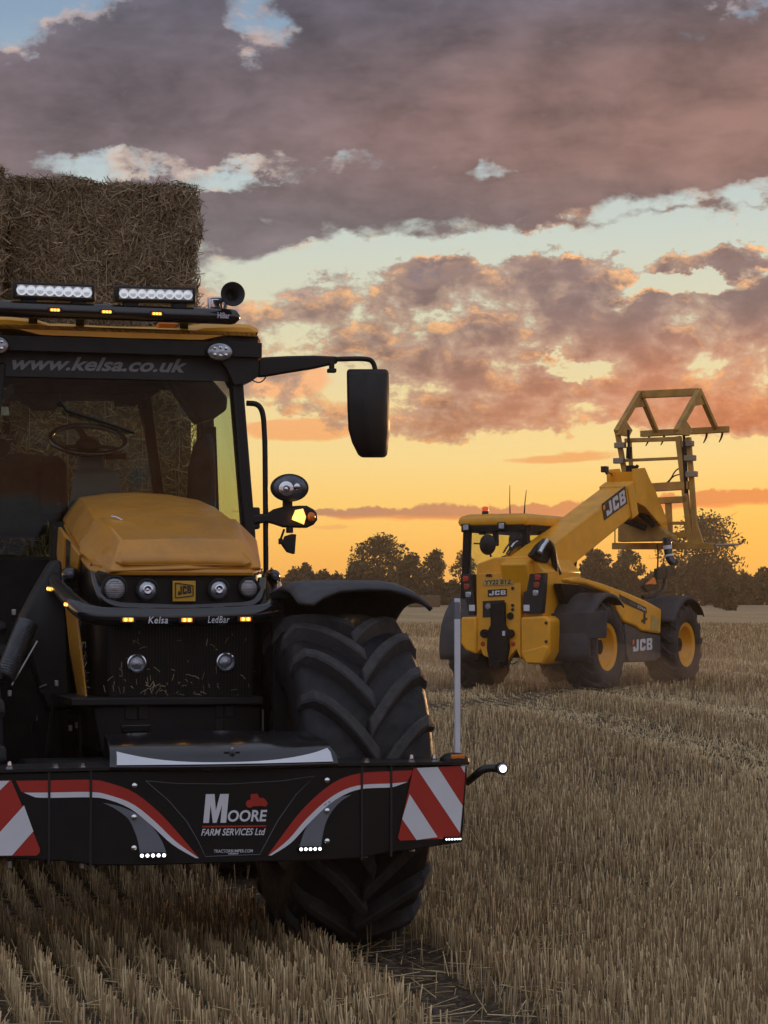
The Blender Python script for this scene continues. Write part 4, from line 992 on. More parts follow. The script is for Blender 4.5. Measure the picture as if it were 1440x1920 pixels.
loop = [(273, 1464), (330, 1469), (430, 1470), (530, 1464), (590, 1455), (555, 1490), (520, 1540), (500, 1578), (487, 1602), (385, 1606), (372, 1578), (350, 1540), (315, 1500), (273, 1464)]
b.tube([BP(x, y, .002) for x, y in loop], .0014, 4); b.build('panel_outline', M['greyfilm'], bumper)
# lettering
def BQ(x0, x1, y0, y1, skew=0.0, sl=-.010): 
    w = x1 - x0; return [BP(x0, y1, .003), BP(x1, y1 + sl * w, .003), BP(x1 + skew, y0 + sl * w, .003), BP(x0 + skew, y0, .003)]
mq = BQ(381, 424, 1489, 1543, 5); b = MB()
for pl in ([(0, 0), (.25, 0), (.25, .62), (.25, 1), (0, 1)], [(.25, 1), (.25, .62), (.42, 0), (.50, 0), (.50, .42), (.38, 1)], [(.50, .42), (.50, 0), (.58, 0), (.75, .62), (.75, 1), (.62, 1)], [(.75, 0), (1, 0), (1, 1), (.75, 1), (.75, .62)]):
    b.poly([bilin(mq, x, y) for x, y in pl])
b.build('lettering', M['white'], bumper, smooth=0)
flat_text('OORE', M['white'], bumper, BQ(426, 499, 1519, 1541, 2), bold=.025, shear=.06)
flat_text('FARM SERVICES Ltd', M['white'], bumper, BQ(377, 496, 1554, 1567, 2), bold=.015, shear=.12)
flat_text('TRACTORBUMPER.COM', M['letter'], bumper, BQ(401, 474, 1593, 1599, 0), bold=.01)
b = MB(); b.poly(BQ(428, 447, 1600.3, 1601.8)); b.build('small_print_bar', M['letter'], bumper, smooth=0)
b = MB(); b.poly(BQ(379, 499, 1548.5, 1551.5)); b.build('red_rule', M['red'], bumper, smooth=0)
b = MB()       # little red tractor emblem: body, two wheel arches
for pl in ([(470, 1500), (470, 1489), (483, 1488), (486, 1496), (494, 1496), (499, 1501), (494, 1511), (470, 1512)],):
    b.poly([BP(x, y, .0032) for x, y in pl])
for (cx, cy, r) in ((468.5, 1507, 7.5), (495.5, 1506.5, 6)):
    b.poly([BP(cx + math.cos(a) * r, cy + math.sin(a) * r, .0036) for a in [k * 2 * math.pi / 18 for k in range(18)]])
b.build('tractor_emblem', M['red'], bumper, smooth=0)
# warning boards
def board(base, whites):
    b = MB(); pts = [BP(x, y, .002) for x, y in base]; b.prism(pts, (0, -.004, 0)); o = b.build('warning_board', M['red'], bumper)
    b = MB()
    for w_ in whites: b.poly([BP(x, y, .0078) for x, y in w_])
    b.build('board_stripes', M['white'], bumper, smooth=0)
board([(775, 1440), (873, 1435.5), (862, 1571), (750, 1576), (746, 1571), (748, 1562)], [[(781, 1440), (820.6, 1438), (867.5, 1511), (862.5, 1562)], [(768, 1489), (820.6, 1569.5), (781, 1575), (754, 1535.6)], [(863.7, 1436.5), (872.5, 1436), (871, 1449)]])
board([(21, 1463), (60, 1555), (75, 1592), (74, 1599), (68, 1604), (-90, 1606), (-100, 1466)], [[(18, 1464), (-20, 1502), (-60, 1540), (-98, 1466)], [(45, 1510), (62.5, 1558.6), (22.5, 1604), (-40, 1605), (0, 1560)]])
# led strips
def led_strip(x0, x1, y, n, r, dy=0):
    a, c_ = BP(x0, y, .012), BP(x1, y + dy, .012); b = MB(); b.bar(a, c_, .024, .022); o = b.build('led_strip', M['black'], bumper, bevel=.004)
    for k in range(n):
        c = a.lerp(c_, (k + .5) / n) + Vector((0, -.013, 0)); b = MB(); b.lathe([(r, 0), (r * .8, .005), (0, .008)], c, (0, -1, 0), 10, caps=False); led = b.build('led', M['white_on'], bumper)
led_strip(260, 312, 1604, 5, .0078, -1); led_strip(559, 603, 1592, 5, .0072, -1); led_strip(833, 864, 1573.5, 6, .0042, -1)
# bolts
for (px, py) in ((252, 1473), (251, 1532), (251, 1590), (613, 1463), (613, 1520), (613, 1577)):
    b = MB(); b.lathe([(.0125, 0), (.0115, .006), (.006, .010), (0, .011)], BP(px, py, .002), (0, -1, 0), 14, caps=False); b.build('dome_bolt', M['chrome'], bumper)
for (px, py, hex_) in ((18, 1449, 0), (105, 1452, 1), (155, 1450, 1), (686, 1437, 1), (771, 1431, 0), (814, 1428, 0)):
    c = BP(px, py, -.05); c.z = zT(c.x) + .016; b = MB(); b.lathe([(.019, 0), (.019, .004), (.014, .004), (.014, .014), (.010 if not hex_ else .014, .016), (.009, .028) if not hex_ else (.0, .017), (0, .032) if not hex_ else (0, .0172)], c, (0, 0, 1), 6 if hex_ else 14, caps=False); b.build('top_bolt', M['chrome'], bumper, smooth=20)
for (px, py) in ((18, 1623), (154, 1624), (684, 1604), (772, 1593)):
    c = BP(px, py, -.06); b = MB(); b.lathe([(.014, -.02), (.014, .008), (0, .0085)], c, (0, 0, -1), 6); b.build('under_bolt', M['steel'], bumper, smooth=0)
# marker base, pole and outrigger lamp
c = BP(852, 1424, -.05); c.z = zT(c.x) + .012; b = MB(); b.lathe([(.068, 0), (.066, .018), (.045, .036), (.018, .042), (0, .042)], c, (0, 0, 1), 20); mk = b.build('marker_base', M['black'], bumper, smooth=40)
b = MB(); b.box(c + Vector((0, -.052, .026)), (.062, .02, .020)); b.build('reflector', M['amber'], bumper, bevel=.004)
top = T.hit(858.5, 1122, 'y', c.y); pl = MB(); pl.loft([[(c.x + .014 - w_, c.y - .008, z) , (c.x + .014 + w_, c.y - .008, z), (c.x + .014 + w_, c.y + .008, z), (c.x + .014 - w_, c.y + .008, z)] for w_, z in ((.0125, c.z + .04), (.0125, top.z))])
pole = pl.build('marker_pole', M['white_pole'], bumper, bevel=.002)
b = MB(); b.box((c.x + .014, c.y, top.z - .055), (.0262, .0172, .08)); b.build('pole_cap', M['greyfilm'], bumper, bevel=.003)
a0 = BP(876, 1466, -.12); b = MB(); armp = fillet([a0, P(893, 1452, .15), P(908, 1440, .12), P(938, 1441, .10)], .04); b.tube(armp, .018, 12); arm = b.build('outrigger_arm', M['hose'], bumper, smooth=60)
cl_ = P(941, 1441, .07); b = MB(); b.lathe([(.018, .06), (.026, .03), (.028, -.005), (.026, -.012)], cl_, (0, 1, 0), 20); b.build('outrigger_lamp', M['black'], bumper, smooth=40)
b = MB(); b.lathe([(.024, 0), (.022, .006), (0, .012)], cl_ + Vector((0, -.010, 0)), (0, -1, 0), 18, caps=False); b.build('lamp_lens', M['lens_clear'], bumper, smooth=60)
b = MB(); b.lathe([(.0165, 0), (.014, .006), (0, .010)], cl_ + Vector((0, -.018, 0)), (0, -1, 0), 18, caps=False); b.build('lamp_led', M['white_on'], bumper, smooth=60)
b = MB(); s0 = BP(382, 1612, -.02); b.tube(arc(s0, s0 + Vector((.02, 0, -.05)), s0 + Vector((.035, .02, -.10)), 6), .003, 5); b.build('loose_cord', M['hose'], bumper)
# ================================================================ TRACTOR CAB
VF = 3.55                              # windscreen plane
ZR = 3.13
def mirrorx(p): return Vector((-.16 - p.x, p.y, p.z))
# roof shell: yellow cap with dropped centre, black visor under it
prof = [P(40, 611, 3.42), P(62, 612, 3.42), P(200, 613, 3.42), P(330, 614, 3.42), P(356, 616, 3.42), P(384, 609, 3.42), P(440, 608, 3.45), P(466, 611, 3.5), P(476, 620, 3.55), P(477, 628, 3.58)]
low = [P(40, 630, 3.42), P(62, 631, 3.42), P(200, 633, 3.42), P(330, 636, 3.42), P(356, 637, 3.42), P(384, 637, 3.42), P(398, 628, 3.45), P(440, 627, 3.45), P(470, 628, 3.5), P(477, 630, 3.58)]
zt_pts = [(p.x, p.z) for p in prof]; zb_pts = [(p.x, p.z) for p in low]
umax = prof[-1].x
def interp(pts, x): return float(np.interp(abs(x) if False else x, [a for a, _ in pts], [c for _, c in pts]))
ucs = [p.x for p in prof]
ctr = 0.0
def roof_ring(v, rise, inset):
    us_ = sorted(set([round(u, 3) for u in ucs if u >= 0] + [round(-u, 3) for u in ucs if u > 0] + [0.0]))
    tops = [(u * (1 - inset), v, interp(zt_pts, abs(u)) + rise) for u in us_]
    bots = [(u * (1 - inset), v, interp(zb_pts, abs(u)) - (0.0 if inset == 0 else .0)) for u in us_[::-1]]
    return tops + bots
b = MB(); b.loft([roof_ring(3.42, -.02, .02), roof_ring(3.45, 0, 0), roof_ring(3.8, .05, 0), roof_ring(4.6, .06, 0), roof_ring(5.0, .02, .01)])
roof = b.build('cab_roof', M['yellow_roof'], tractor, bevel=.008, smooth=40)
# black visor frame below
vz0 = P(300, 652, VF).z; vz1 = interp(zb_pts, 0) - .002
b = MB(); b.box((0, 4.2, (vz0 + vz1) / 2), (1.56, 1.55, vz1 - vz0 - .03)); b.box((0, 3.50, vz1 - .045), (1.66, .16, .085))
for sx in (-1, 1):
    pts = [P(398, 629, 3.46), P(484, 630, 3.46), P(487, 642, 3.46), P(484, 706, 3.46), P(470, 716, 3.46), P(440, 722, 3.46), P(425, 690, 3.46), P(392, 650, 3.46)]
    if sx < 0: pts = [mirrorx(p) for p in pts]
    b.prism(pts, (0, .22, 0))
b.build('roof_visor', M['black'], tractor, bevel=.015)
for sx in (-1, 1):
    q = P(484.5, 655, 3.47); w = P(484.5, 690, 3.47)
    if sx < 0: q, w = mirrorx(q), mirrorx(w)
    b = MB(); b.lathe([(.001, -.075), (.012, -.06), (.016, 0), (.012, .055), (.001, .068)], q, (0, 0, 1), 12); b.build('side_marker', M['amber'], tractor, smooth=60)
def oval_lamp(c, rx, rz, name, parent, m_lens, dots):
    b = MB(); n = 28
    ring = lambda k, y: [c + Vector((math.cos(a) * rx * k, y, math.sin(a) * rz * k)) for a in [2 * math.pi * j / n for j in range(n)]]
    b.loft([ring(.6, .09), ring(1.08, .04), ring(1.12, 0), ring(1.0, -.010)]); o = b.build(name, M['black'], parent, smooth=40)
    b = MB(); b.loft([ring(1.0, -.008), ring(.94, -.016), ring(.5, -.022), ring(.01, -.024)], caps=False); b.build('lens', m_lens, o, smooth=60)
    for (dx, dz) in dots:
        b = MB(); b.lathe([(.011, 0), (.009, .006), (0, .009)], c + Vector((dx * rx, -.022, dz * rz)), (0, -1, 0), 10, caps=False); b.build('led', M['chrome'], o)
    return o
D6 = [(-.45, .38), (0, .48), (.45, .38), (-.45, -.38), (0, -.48), (.45, -.38)]
oval_lamp(P(412, 660, 3.40), 24 / pxm(3.4), 16.5 / pxm(3.4), 'roof_work_light', tractor, M['lens_clear'], D6)
oval_lamp(mirrorx(P(412, 660, 3.40)) + Vector((0, 0, 0)), 24 / pxm(3.4), 16.5 / pxm(3.4), 'roof_work_light', tractor, M['lens_clear'], D6)
# roof light bar
A0 = P(0, 578.5, 3.25); B0 = P(432, 594, 3.25)
dirb = (B0 - A0).normalized(); B1 = P(443, 595, 3.27)
b = MB(); b.tube([A0 - dirb * 1.05, A0, B0, B0 + dirb * .02, B1], [.046, .046, .046, .042, .026], 20); rb = b.build('roof_light_bar', M['black_gloss'], tractor, smooth=60)
for px, py in ((103, 581.5), (200, 585), (294, 588.5)):
    led_pod(P(px, py, 3.203), 'amber_light', tractor, n=3, size=.026, d=dirb, hw=1.25)
flat_text('HiBar', M['letter'], rb, [P(408, 596.5, 3.2), P(431, 597.5, 3.2), P(431, 586.5, 3.2), P(408, 585.5, 3.2)], bold=.03)
def light_bar(x0, x1, y0, y1, dy):
    v = 3.22; tl, tr, br, bl = P(x0, y0, v), P(x1, y0 + dy, v), P(x1, y1 + dy, v), P(x0, y1, v)
    b = MB(); b.prism([bl, br, tr, tl], (0, .08, 0)); o = b.build('led_light_bar', M['black'], tractor, bevel=.012)
    c4 = [bl, br, tr, tl]; off = Vector((0, -.004, 0))
    b = MB(); b.prism([bilin(c4, .05, .2) + off, bilin(c4, .95, .2) + off, bilin(c4, .95, .82) + off, bilin(c4, .05, .82) + off], (0, .004, 0)); b.build('reflector_tray', M['steel'], o)
    r = (y1 - y0) * .31 / pxm(v)
    for k in range(8):
        c = bilin(c4, .05 + .9 * (k + .5) / 8, .51) + Vector((0, -.003, 0))
        b = MB(); b.lathe([(r * .98, -.001), (r * .93, .006), (r * .72, .002), (r * .40, .012), (0, .018)], c, (0, -1, 0), 20, caps=False); b.build('led_lens', M['lens_bright'], o, smooth=60)
    b = MB()
    for t in (.20, .80): b.bar(bilin(c4, t, 0) + Vector((0, .04, .01)), bilin(c4, t, 0) + Vector((0, .04, -.06)), .09, .05)
    b.build('bracket', M['black'], o, bevel=.01)
M['lens_bright'] = mat('led_bar_lens', (0.80, 0.84, 0.88), 0.16, metal=0.35, var=0.2, vscale=40, emit=0.30)
light_bar(24, 179, 527, 560, 6); light_bar(216, 368, 535, 566, 3.5)
b = MB()
for px in (62, 150, 345): b.bar(P(px, 590, 3.3), P(px, 615, 3.55), .05, .03)
b.build('bar_mount', M['black'], rb)
b = MB(); b.prism([P(296, 604, 3.5), P(335, 605, 3.5), P(332, 616, 3.5), P(298, 616, 3.5)], (0, .1, 0)); b.build('roof_beacon', M['amber'], tractor, bevel=.01)
# trumpet horn and chrome lamp back
c = P(437, 551, 3.12); b = MB(); r = 23 / pxm(3.12)
b.lathe([(r, 0), (r * 1.03, .006), (r * .99, .012), (r * .62, .05), (r * .42, .11), (r * .30, .22), (r * .26, .26)], c, (0, 1, 0), 28, caps=False)
b.lathe([(r * .96, .002), (r * .60, .03), (r * .38, .08), (r * .28, .12), (0, .121)], c, (0, 1, 0), 28, caps=False)
hn = b.build('air_horn', M['grey_plastic'], tractor, smooth=50)
b = MB(); b.tube(arc(c + Vector((0, .22, -.01)), c + Vector((-.02, .22, -.10)), P(420, 582, 3.25), 6), .016, 8); b.build('horn_foot', M['steel'], hn)
b = MB(); q = [P(390, 581, 3.28), P(418, 581, 3.28), P(418, 556, 3.28), P(390, 556, 3.28)]; b.prism(q, (0, .02, 0)); b.prism([P(395, 577, 3.25), P(414, 577, 3.25), P(411, 560, 3.25), P(397, 560, 3.25)], (0, .03, 0)); b.build('chrome_box', M['chrome'], tractor, bevel=.006)

# pillars
wL = lambda z: .84 + (.74 - .84) * (z - 1.9) / 1.2
for sx in (-1, 1):
    b = MB(); tp = P(446, 700, VF); bt = P(471, 1000, VF); bt2 = P(476, 1085, VF)
    pts = [(tp.x, tp.z + .02), (bt.x, bt.z), (bt2.x, bt2.z)]
    b.loft([[Vector((sx * (u - .050), VF - .05, z)), Vector((sx * (u + .018), VF - .05, z)), Vector((sx * (u + .018), VF + .08, z)), Vector((sx * (u - .050), VF + .08, z))] for u, z in pts])
    b.build('front_pillar', M['black'], tractor, bevel=.012)
for sx in (-1, 1):
    b = MB(); b.loft([[Vector((sx * (u - .09), 4.85, z)), Vector((sx * u, 4.85, z)), Vector((sx * u, 5.02, z)), Vector((sx * (u - .09), 5.02, z))] for u, z in ((.86, 1.55), (.85, 2.1), (.80, 3.0))])
    b.build('rear_pillar', M['black'], tractor, bevel=.012)
b = MB(); p1, p2 = P(272, 742, 4.95), P(297, 925, 4.95); b.bar(p1, p2, .07, .06); b.bar(P(262, 742, 4.95), P(275, 800, 4.95), .05, .04); b.box((0, 4.95, vz0 - .03), (1.6, .08, .16)); b.box((0, 4.97, 1.75), (1.66, .08, .30)); b.build('rear_window_frame', M['dark'], tractor, bevel=.01)
# cab floor, firewall and lower doors
b = MB(); b.box((0, 4.3, 1.28), (1.50, 1.5, .12)); b.box((0, VF + .06, 1.62), (1.62, .10, .62)); b.box((0, 4.98, 1.5), (1.64, .08, .4)); b.build('cab_base', M['dark'], tractor, bevel=.02)
b = MB()
for sx in (-1, 1):
    b.prism([(sx * .83, VF + .1, 1.3), (sx * .83, 4.85, 1.3), (sx * .84, 4.85, 1.70), (sx * .84, VF + .1, 1.70)], (sx * .03, 0, 0))
b.build('lower_door', M['dark'], tractor, bevel=.01)
# glass
b = MB(); 
tpx, btx = P(446, 700, VF).x - .045, P(474, 1040, VF).x - .05
b.poly([(-btx, VF - .02, P(0, 1040, VF).z), (btx, VF - .02, P(0, 1040, VF).z), (tpx, VF - .0, vz0 + .03), (-tpx, VF - .0, vz0 + .03)])
b.build('windscreen', M['glass'], tractor, smooth=0)
for sx in (-1, 1):
    b = MB(); b.poly([(sx * .845, VF + .08, 1.7), (sx * .855, 4.86, 1.7), (sx * .79, 4.86, vz0 + .04), (sx * .745, VF + .08, vz0 + .04)]); b.build('door_glass', M['door_glass'], tractor, smooth=0)
b = MB(); b.poly([(-.76, 4.93, 1.9), (.76, 4.93, 1.9), (.72, 4.93, vz0), (-.72, 4.93, vz0)]); b.build('rear_glass', M['glass'], tractor, smooth=0)
# sun strip on the screen with its lettering
b = MB(); b.prism([P(-140, 702, VF - .03), P(428, 715, VF - .03), P(420, 648, VF - .03), P(-140, 640, VF - .03)], (0, .004, 0)); vs = b.build('sun_strip', M['ink'], tractor)
flat_text('www.kelsa.co.uk', M['visor_text'], vs, [P(20, 693, VF - .035), P(349, 699, VF - .035), P(353, 673, VF - .035), P(24, 667, VF - .035)], shear=.25, bold=.028)
# interior
b = MB(); b.prism([P(28, 738, 4.0), P(282, 738, 4.0), P(300, 735, 4.0), P(298, 722, 4.0), P(20, 718, 4.0)], (0, .5, 0)); b.prism([P(28, 738, 3.9), P(115, 738, 3.9), P(110, 765, 3.9), P(70, 765, 3.9)], (0, .2, 0)); b.prism([P(222, 738, 3.9), P(276, 738, 3.9), P(262, 757, 3.9), P(222, 757, 3.9)], (0, .2, 0)); b.build('roof_console', M['seat'], tractor, bevel=.01)
b = MB(); b.prism([P(318, 702, 4.3), P(400, 712, 4.3), P(428, 745, 4.3), P(426, 768, 4.3), P(402, 785, 4.3), P(378, 790, 4.3), P(352, 752, 4.3)], (0, .3, 0)); b.build('corner_trim', M['seat'], tractor, bevel=.02)
cw = P(165, 825, 3.95); rx = 70 / pxm(3.95)
tiltm = Matrix.Rotation(R(27), 3, 'X')
ring = [cw + tiltm @ Vector((math.cos(a) * rx, math.sin(a) * rx, 0)) for a in [2 * math.pi * k / 40 for k in range(41)]]
b = MB(); b.tube(ring, .017, 10, caps=False); sw_ = b.build('steering_wheel', M['black_gloss'], tractor, smooth=60)
b = MB()
for a in (R(100), R(215), R(325)): b.bar(cw + tiltm @ Vector((math.cos(a) * rx, math.sin(a) * rx, 0)), cw + Vector((0, 0, -.03)), .045, .02)
b.lathe([(.07, -.05), (.075, 0), (.05, .02), (0, .022)], cw + Vector((0, 0, -.02)), tiltm @ Vector((0, 0, 1)), 18); b.build('spoke', M['black'], sw_, bevel=.006)
b = MB(); b.loft([[P(x0, y, v), P(x1, y, v), P(x1, y, v + .16), P(x0, y, v + .16)] for x0, x1, y, v in ((148, 190, 838, 4.0), (143, 196, 880, 3.95), (140, 222, 884, 3.9), (133, 228, 926, 3.85), (125, 232, 975, 3.85))]); b.build('steering_column', M['dash'], tractor, bevel=.02)
b = MB(); b.tube([P(196, 858, 3.9), P(238, 855, 3.85)], [.012, .020], 8); b.build('shuttle_lever', M['black'], tractor)
b = MB(); b.prism([P(60, 980, 4.2), P(132, 975, 4.2), P(128, 862, 4.2), P(100, 850, 4.2), P(68, 860, 4.2), P(50, 880, 4.2)], (0, .3, 0)); b.box(P(10, 930, 4.4), (.5, .4, .5)); b.build('driver_seat', M['seat'], tractor, bevel=.05)
b = MB(); b.loft([[P(x0, y, v), P(x1, y, v), P(x1, y, v + .12), P(x0, y, v + .12)] for x0, x1, y, v in ((378, 396, 812, 4.5), (362, 402, 838, 4.5), (352, 404, 880, 4.5), (350, 405, 965, 4.5))]); b.build('passenger_seat', M['seat'], tractor, bevel=.03)
b = MB(); b.prism([P(395, 985, 4.7), P(412, 985, 4.7), P(405, 800, 4.7), P(392, 800, 4.7)], (0, .1, 0)); b.build('door_post', M['dark'], tractor)
b = MB(); b.tube([P(112, 752, VF - .06), P(125, 770, VF - .06), P(205, 795, VF - .06), P(252, 812, VF - .06)], .010, 6); b.build('wiper', M['black'], tractor)
b = MB(); b.prism([P(-2, 762, 3.7), P(16, 762, 3.7), P(18, 780, 3.7), P(-2, 780, 3.7)], (0, .02, 0)); b.build('hanging_tag', M['lens_clear'], tractor, bevel=.004)
b = MB(); b.lathe([(.05, 0), (.055, .05), (.03, .09)], P(4, 838, 3.9), (0, 1, 0), 16); b.build('cab_speaker', M['seat'], tractor)

# door-mirror arm and mirror
b = MB(); v = VF + .02
def sec(px, y0, y1, d=.05): return [P(px, y0, v), P(px, y1, v), P(px, y1, v) + Vector((0, d, 0)), P(px, y0, v) + Vector((0, d, 0))]
b.loft([sec(484, 671, 707), sec(500, 669, 706), sec(540, 667, 699), sec(590, 666, 691), sec(634, 668, 681)]); ar = b.build('mirror_arm', M['black'], tractor, bevel=.012)
b = MB(); b.tube(fillet([P(630, 673.5, v), P(690, 672, v), P(701, 680, v), P(704.5, 700, v)], .10, 8), .0155, 12); b.build('mirror_rod', M['black'], tractor, smooth=60)
b = MB(); b.box(P(622, 685, v), (.03, .03, .04)); b.box(P(622, 695, v), (.05, .05, .025)); b.build('mirror_lamp_mount', M['black'], tractor, bevel=.005)
def msec(x0, x1, y, d0, d1): return [P(x0, y, v + d0 * .4), P((x0 * .55 + x1 * .45), y, v + d0 - .03), P(x1 - 14, y, v + d0), P(x1, y, v + d0 * .5 + .04), P(x1, y, v + d1), P(x0, y, v + d1)]
b = MB(); b.loft([msec(651, 726, 692, -.02, .08), msec(650, 729, 700, -.05, .10), msec(651, 730.5, 760, -.07, .11), msec(653, 731, 805, -.07, .11), msec(660, 729, 830, -.05, .11), msec(671, 726, 852, -.03, .10), msec(677, 722, 858, -.01, .08)])
b.build('door_mirror', M['black'], tractor, bevel=.014, smooth=40)
b = MB(); b.tube(arc(P(472, 712, v), P(490, 725, v), P(499, 705, v), 8), .004, 5); b.build('mirror_cable', M['hose'], tractor)
# grab rail
b = MB(); b.tube(fillet([P(462, 756, VF), P(484, 757, VF - .02), P(494, 775, VF - .02), P(497, 830, VF - .02), P(499, 1085, VF - .02)], .07, 8), .0165, 12); b.build('grab_rail', M['black'], tractor, smooth=60)
# lamp cluster on the right
b = MB(); b.box(P(478, 972, VF), (.05, .08, .13)); b.loft([[P(x, y0, 3.5), P(x, y1, 3.5), P(x, y1, 3.62), P(x, y0, 3.62)] for x, y0, y1 in ((472, 964, 984), (500, 963, 980), (512, 955, 983), (530, 950, 989), (560, 948, 990), (575, 948, 990), (588, 955, 984), (595, 963, 975))])
cl = b.build('lamp_cluster', M['black'], tractor, bevel=.012, smooth=50)
b = MB(); c = P(560, 969, 3.48); w_, h_ = 17 / pxm(3.5), 21 / pxm(3.5)
b.loft([[c + Vector((-w_ * .8, 0, -h_ * .25)), c + Vector((w_ * .6, 0, -h_ * .7)), c + Vector((w_ * .85, 0, 0)), c + Vector((w_ * .5, 0, h_ * .75)), c + Vector((-w_ * .4, 0, h_ * .6))], [c + Vector((-w_ * .6, -.012, -h_ * .2)), c + Vector((w_ * .45, -.016, -h_ * .5)), c + Vector((w_ * .65, -.016, 0)), c + Vector((w_ * .4, -.014, h_ * .5)), c + Vector((-w_ * .3, -.012, h_ * .4))]])
b.build('indicator_lens', M['warm_on'], cl, smooth=0)
b = MB(); b.lathe([(.016, 0), (.012, .008), (0, .010)], P(553, 971, 3.462), (0, -1, 0), 12, caps=False); b.build('bulb', M['amber_hot'], cl)
b = MB(); c = P(583, 969, 3.49); b.lathe([(.03, 0), (.025, .015), (.010, .025), (0, .027)], c, (.6, -.8, 0), 12, caps=False); b.build('amber_end', M['amber'], cl)
hl = oval_lamp(P(543.5, 914.5, 3.46), 33 / pxm(3.5), 24 / pxm(3.5), 'side_headlight', tractor, M['lens_dark'], [])
c = P(543, 915, 3.435); b = MB(); b.lathe([(.045, 0), (.040, .004), (.015, -.004), (0, .004)], c + Vector((-.02, 0, -.005)), (0, -1, 0), 20, caps=False); b.lathe([(.02, 0), (.016, .006), (0, .007)], c + Vector((.045, 0, .01)), (0, -1, 0), 14, caps=False); b.build('reflector', M['chrome'], hl, smooth=60)
b = MB(); b.box(P(539, 944, 3.52), (.05, .05, .06)); b.build('lamp_neck', M['black'], hl)
b = MB(); b.box(P(543, 993, 3.53), (.035, .05, .04)); b.prism([P(530, 1021, 3.5), P(536, 1005, 3.5), P(548, 1001, 3.5), P(556, 1002, 3.5), P(553, 1039, 3.5), P(540, 1035, 3.5)], (0, .05, 0)); b.tube([P(533, 992, 3.52), P(526, 1012, 3.52)], .008, 6); b.box(P(526, 1015, 3.52), (.022, .03, .035)); b.build('hanging_lamp', M['black'], tractor, bevel=.006)

# ================================================================ TRAILER AND BALES BEHIND THE CAB
YB = R(20); d0 = 16.0
B = Frame(((193 - 720) / FPX * d0, d0, 0.12), YB)
tr = thing('bale_trailer', 'dark flatbed trailer behind the tractor carrying the straw bales', 'trailer', B.o, YB)
BWD = 1.34; BH = 1.27; BL = 2.4
zt0 = B.hit(193, 346, 'y', 0).z; zbed = zt0 - 3 * BH - .02
b = MB(); b.box((-.72, 3.6, zbed - .08), (2.9, 8.4, .12)); b.build('bed', M['dark'], tr, bevel=.01)
b = MB(); b.box((-.72, 3.4, zbed - .26), (.9, 8.6, .24)); b.bar((-.72, -.6, zbed - .3), (-.72, -1.6, .55), .14, .14); b.build('chassis', M['dark'], tr)
for vy in (4.6, 6.0):
    for sx in (-1, 1):
        b = MB(); b.lathe([(.22, -.16), (.40, -.16), (.46, -.12), (.46, .12), (.40, .16), (.22, .16), (.20, .05), (0, .05)], (-.72 + sx * 1.12, vy, .46 - .05), (sx, 0, 0), 28, caps=False); b.build('wheel', M['rubber'], tr, smooth=40)
b = MB(); b.box((-.72, 5.3, .45), (2.1, 1.6, .12)); b.build('axle', M['dark'], tr)
def straw_skin(w, l, h, n, seed, reach=1.0):
    """short straw ribbons over the front, top and sides of a bale, in bale coordinates (front at y=0, bottom z=0)"""
    rs = np.random.RandomState(seed); per = [0.46, 0.22, 0.16, 0.16]; Vv, Ff, Tt = [], [], []; o_ = 0
    for fc, fr in zip(('front', 'top', 'left', 'right'), per):
        k = int(n * fr); a = rs.rand(k); b_ = rs.rand(k)
        if fc == 'front': C = np.stack([(a - .5) * w, np.zeros(k), b_ * h], 1); e1, e2, nn = (1, 0, 0), (0, 0, 1), (0, -1, 0)
        if fc == 'top': C = np.stack([(a - .5) * w, (b_ ** 1.6) * l, np.full(k, h)], 1); e1, e2, nn = (1, 0, 0), (0, 1, 0), (0, 0, 1)
        if fc == 'left': C = np.stack([np.full(k, -w / 2), (a ** 1.5) * l, b_ * h], 1); e1, e2, nn = (0, 1, 0), (0, 0, 1), (-1, 0, 0)
        if fc == 'right': C = np.stack([np.full(k, w / 2), (a ** 1.5) * l, b_ * h], 1); e1, e2, nn = (0, 1, 0), (0, 0, 1), (1, 0, 0)
        e1, e2, nn = map(np.array, (e1, e2, nn)); th = rs.uniform(0, np.pi, k); L = rs.gamma(3.0, .026, k).clip(.03, .24) ; wd = rs.uniform(.0034, .0080, k)
        stick = (rs.rand(k) < .16); up = np.where(stick, rs.uniform(.2, .95, k), rs.uniform(-.08, .22, k)) * reach
        d = np.cos(th)[:, None] * e1 + np.sin(th)[:, None] * e2; d = d + up[:, None] * nn; d /= np.linalg.norm(d, axis=1)[:, None]
        lump = .014 * np.sin(C @ np.array([9.1, 7.3, 8.7]) + seed) + .012 * np.sin(C @ np.array([-15.1, 11.3, 17.7]))
        C = C + nn * (lump + rs.uniform(-.012, .03, k))[:, None]
        sd_ = np.cross(d, nn + .6 * rs.normal(size=(k, 3))); sd_ /= np.linalg.norm(sd_, axis=1)[:, None] + 1e-6
        bend = rs.normal(0, .10, k)[:, None] * L[:, None] * sd_
        p0 = C - d * L[:, None] * .5; p1 = C + bend + nn * .004; p2 = C + d * L[:, None] * .5
        s = sd_ * wd[:, None] * .5
        V = np.stack([p0 - s, p0 + s, p1 - s, p1 + s, p2 - s * .6, p2 + s * .6], 1).reshape(-1, 3); base = np.arange(k)[:, None] * 6 + o_
        F = np.concatenate([base + np.array([0, 1, 3, 2]), base + np.array([2, 3, 5, 4])]); Vv.append(V); Ff.append(F); Tt.append(np.repeat(rs.beta(1.2, 2.2, k), 6)); o_ += len(V)
    return np.concatenate(Vv), np.concatenate(Ff), np.concatenate(Tt)
M['bale_core'] = mat('packed_straw', (0.10, 0.070, 0.038), 0.95, var=0.5, vscale=9, bump=1.0, bscale=70)
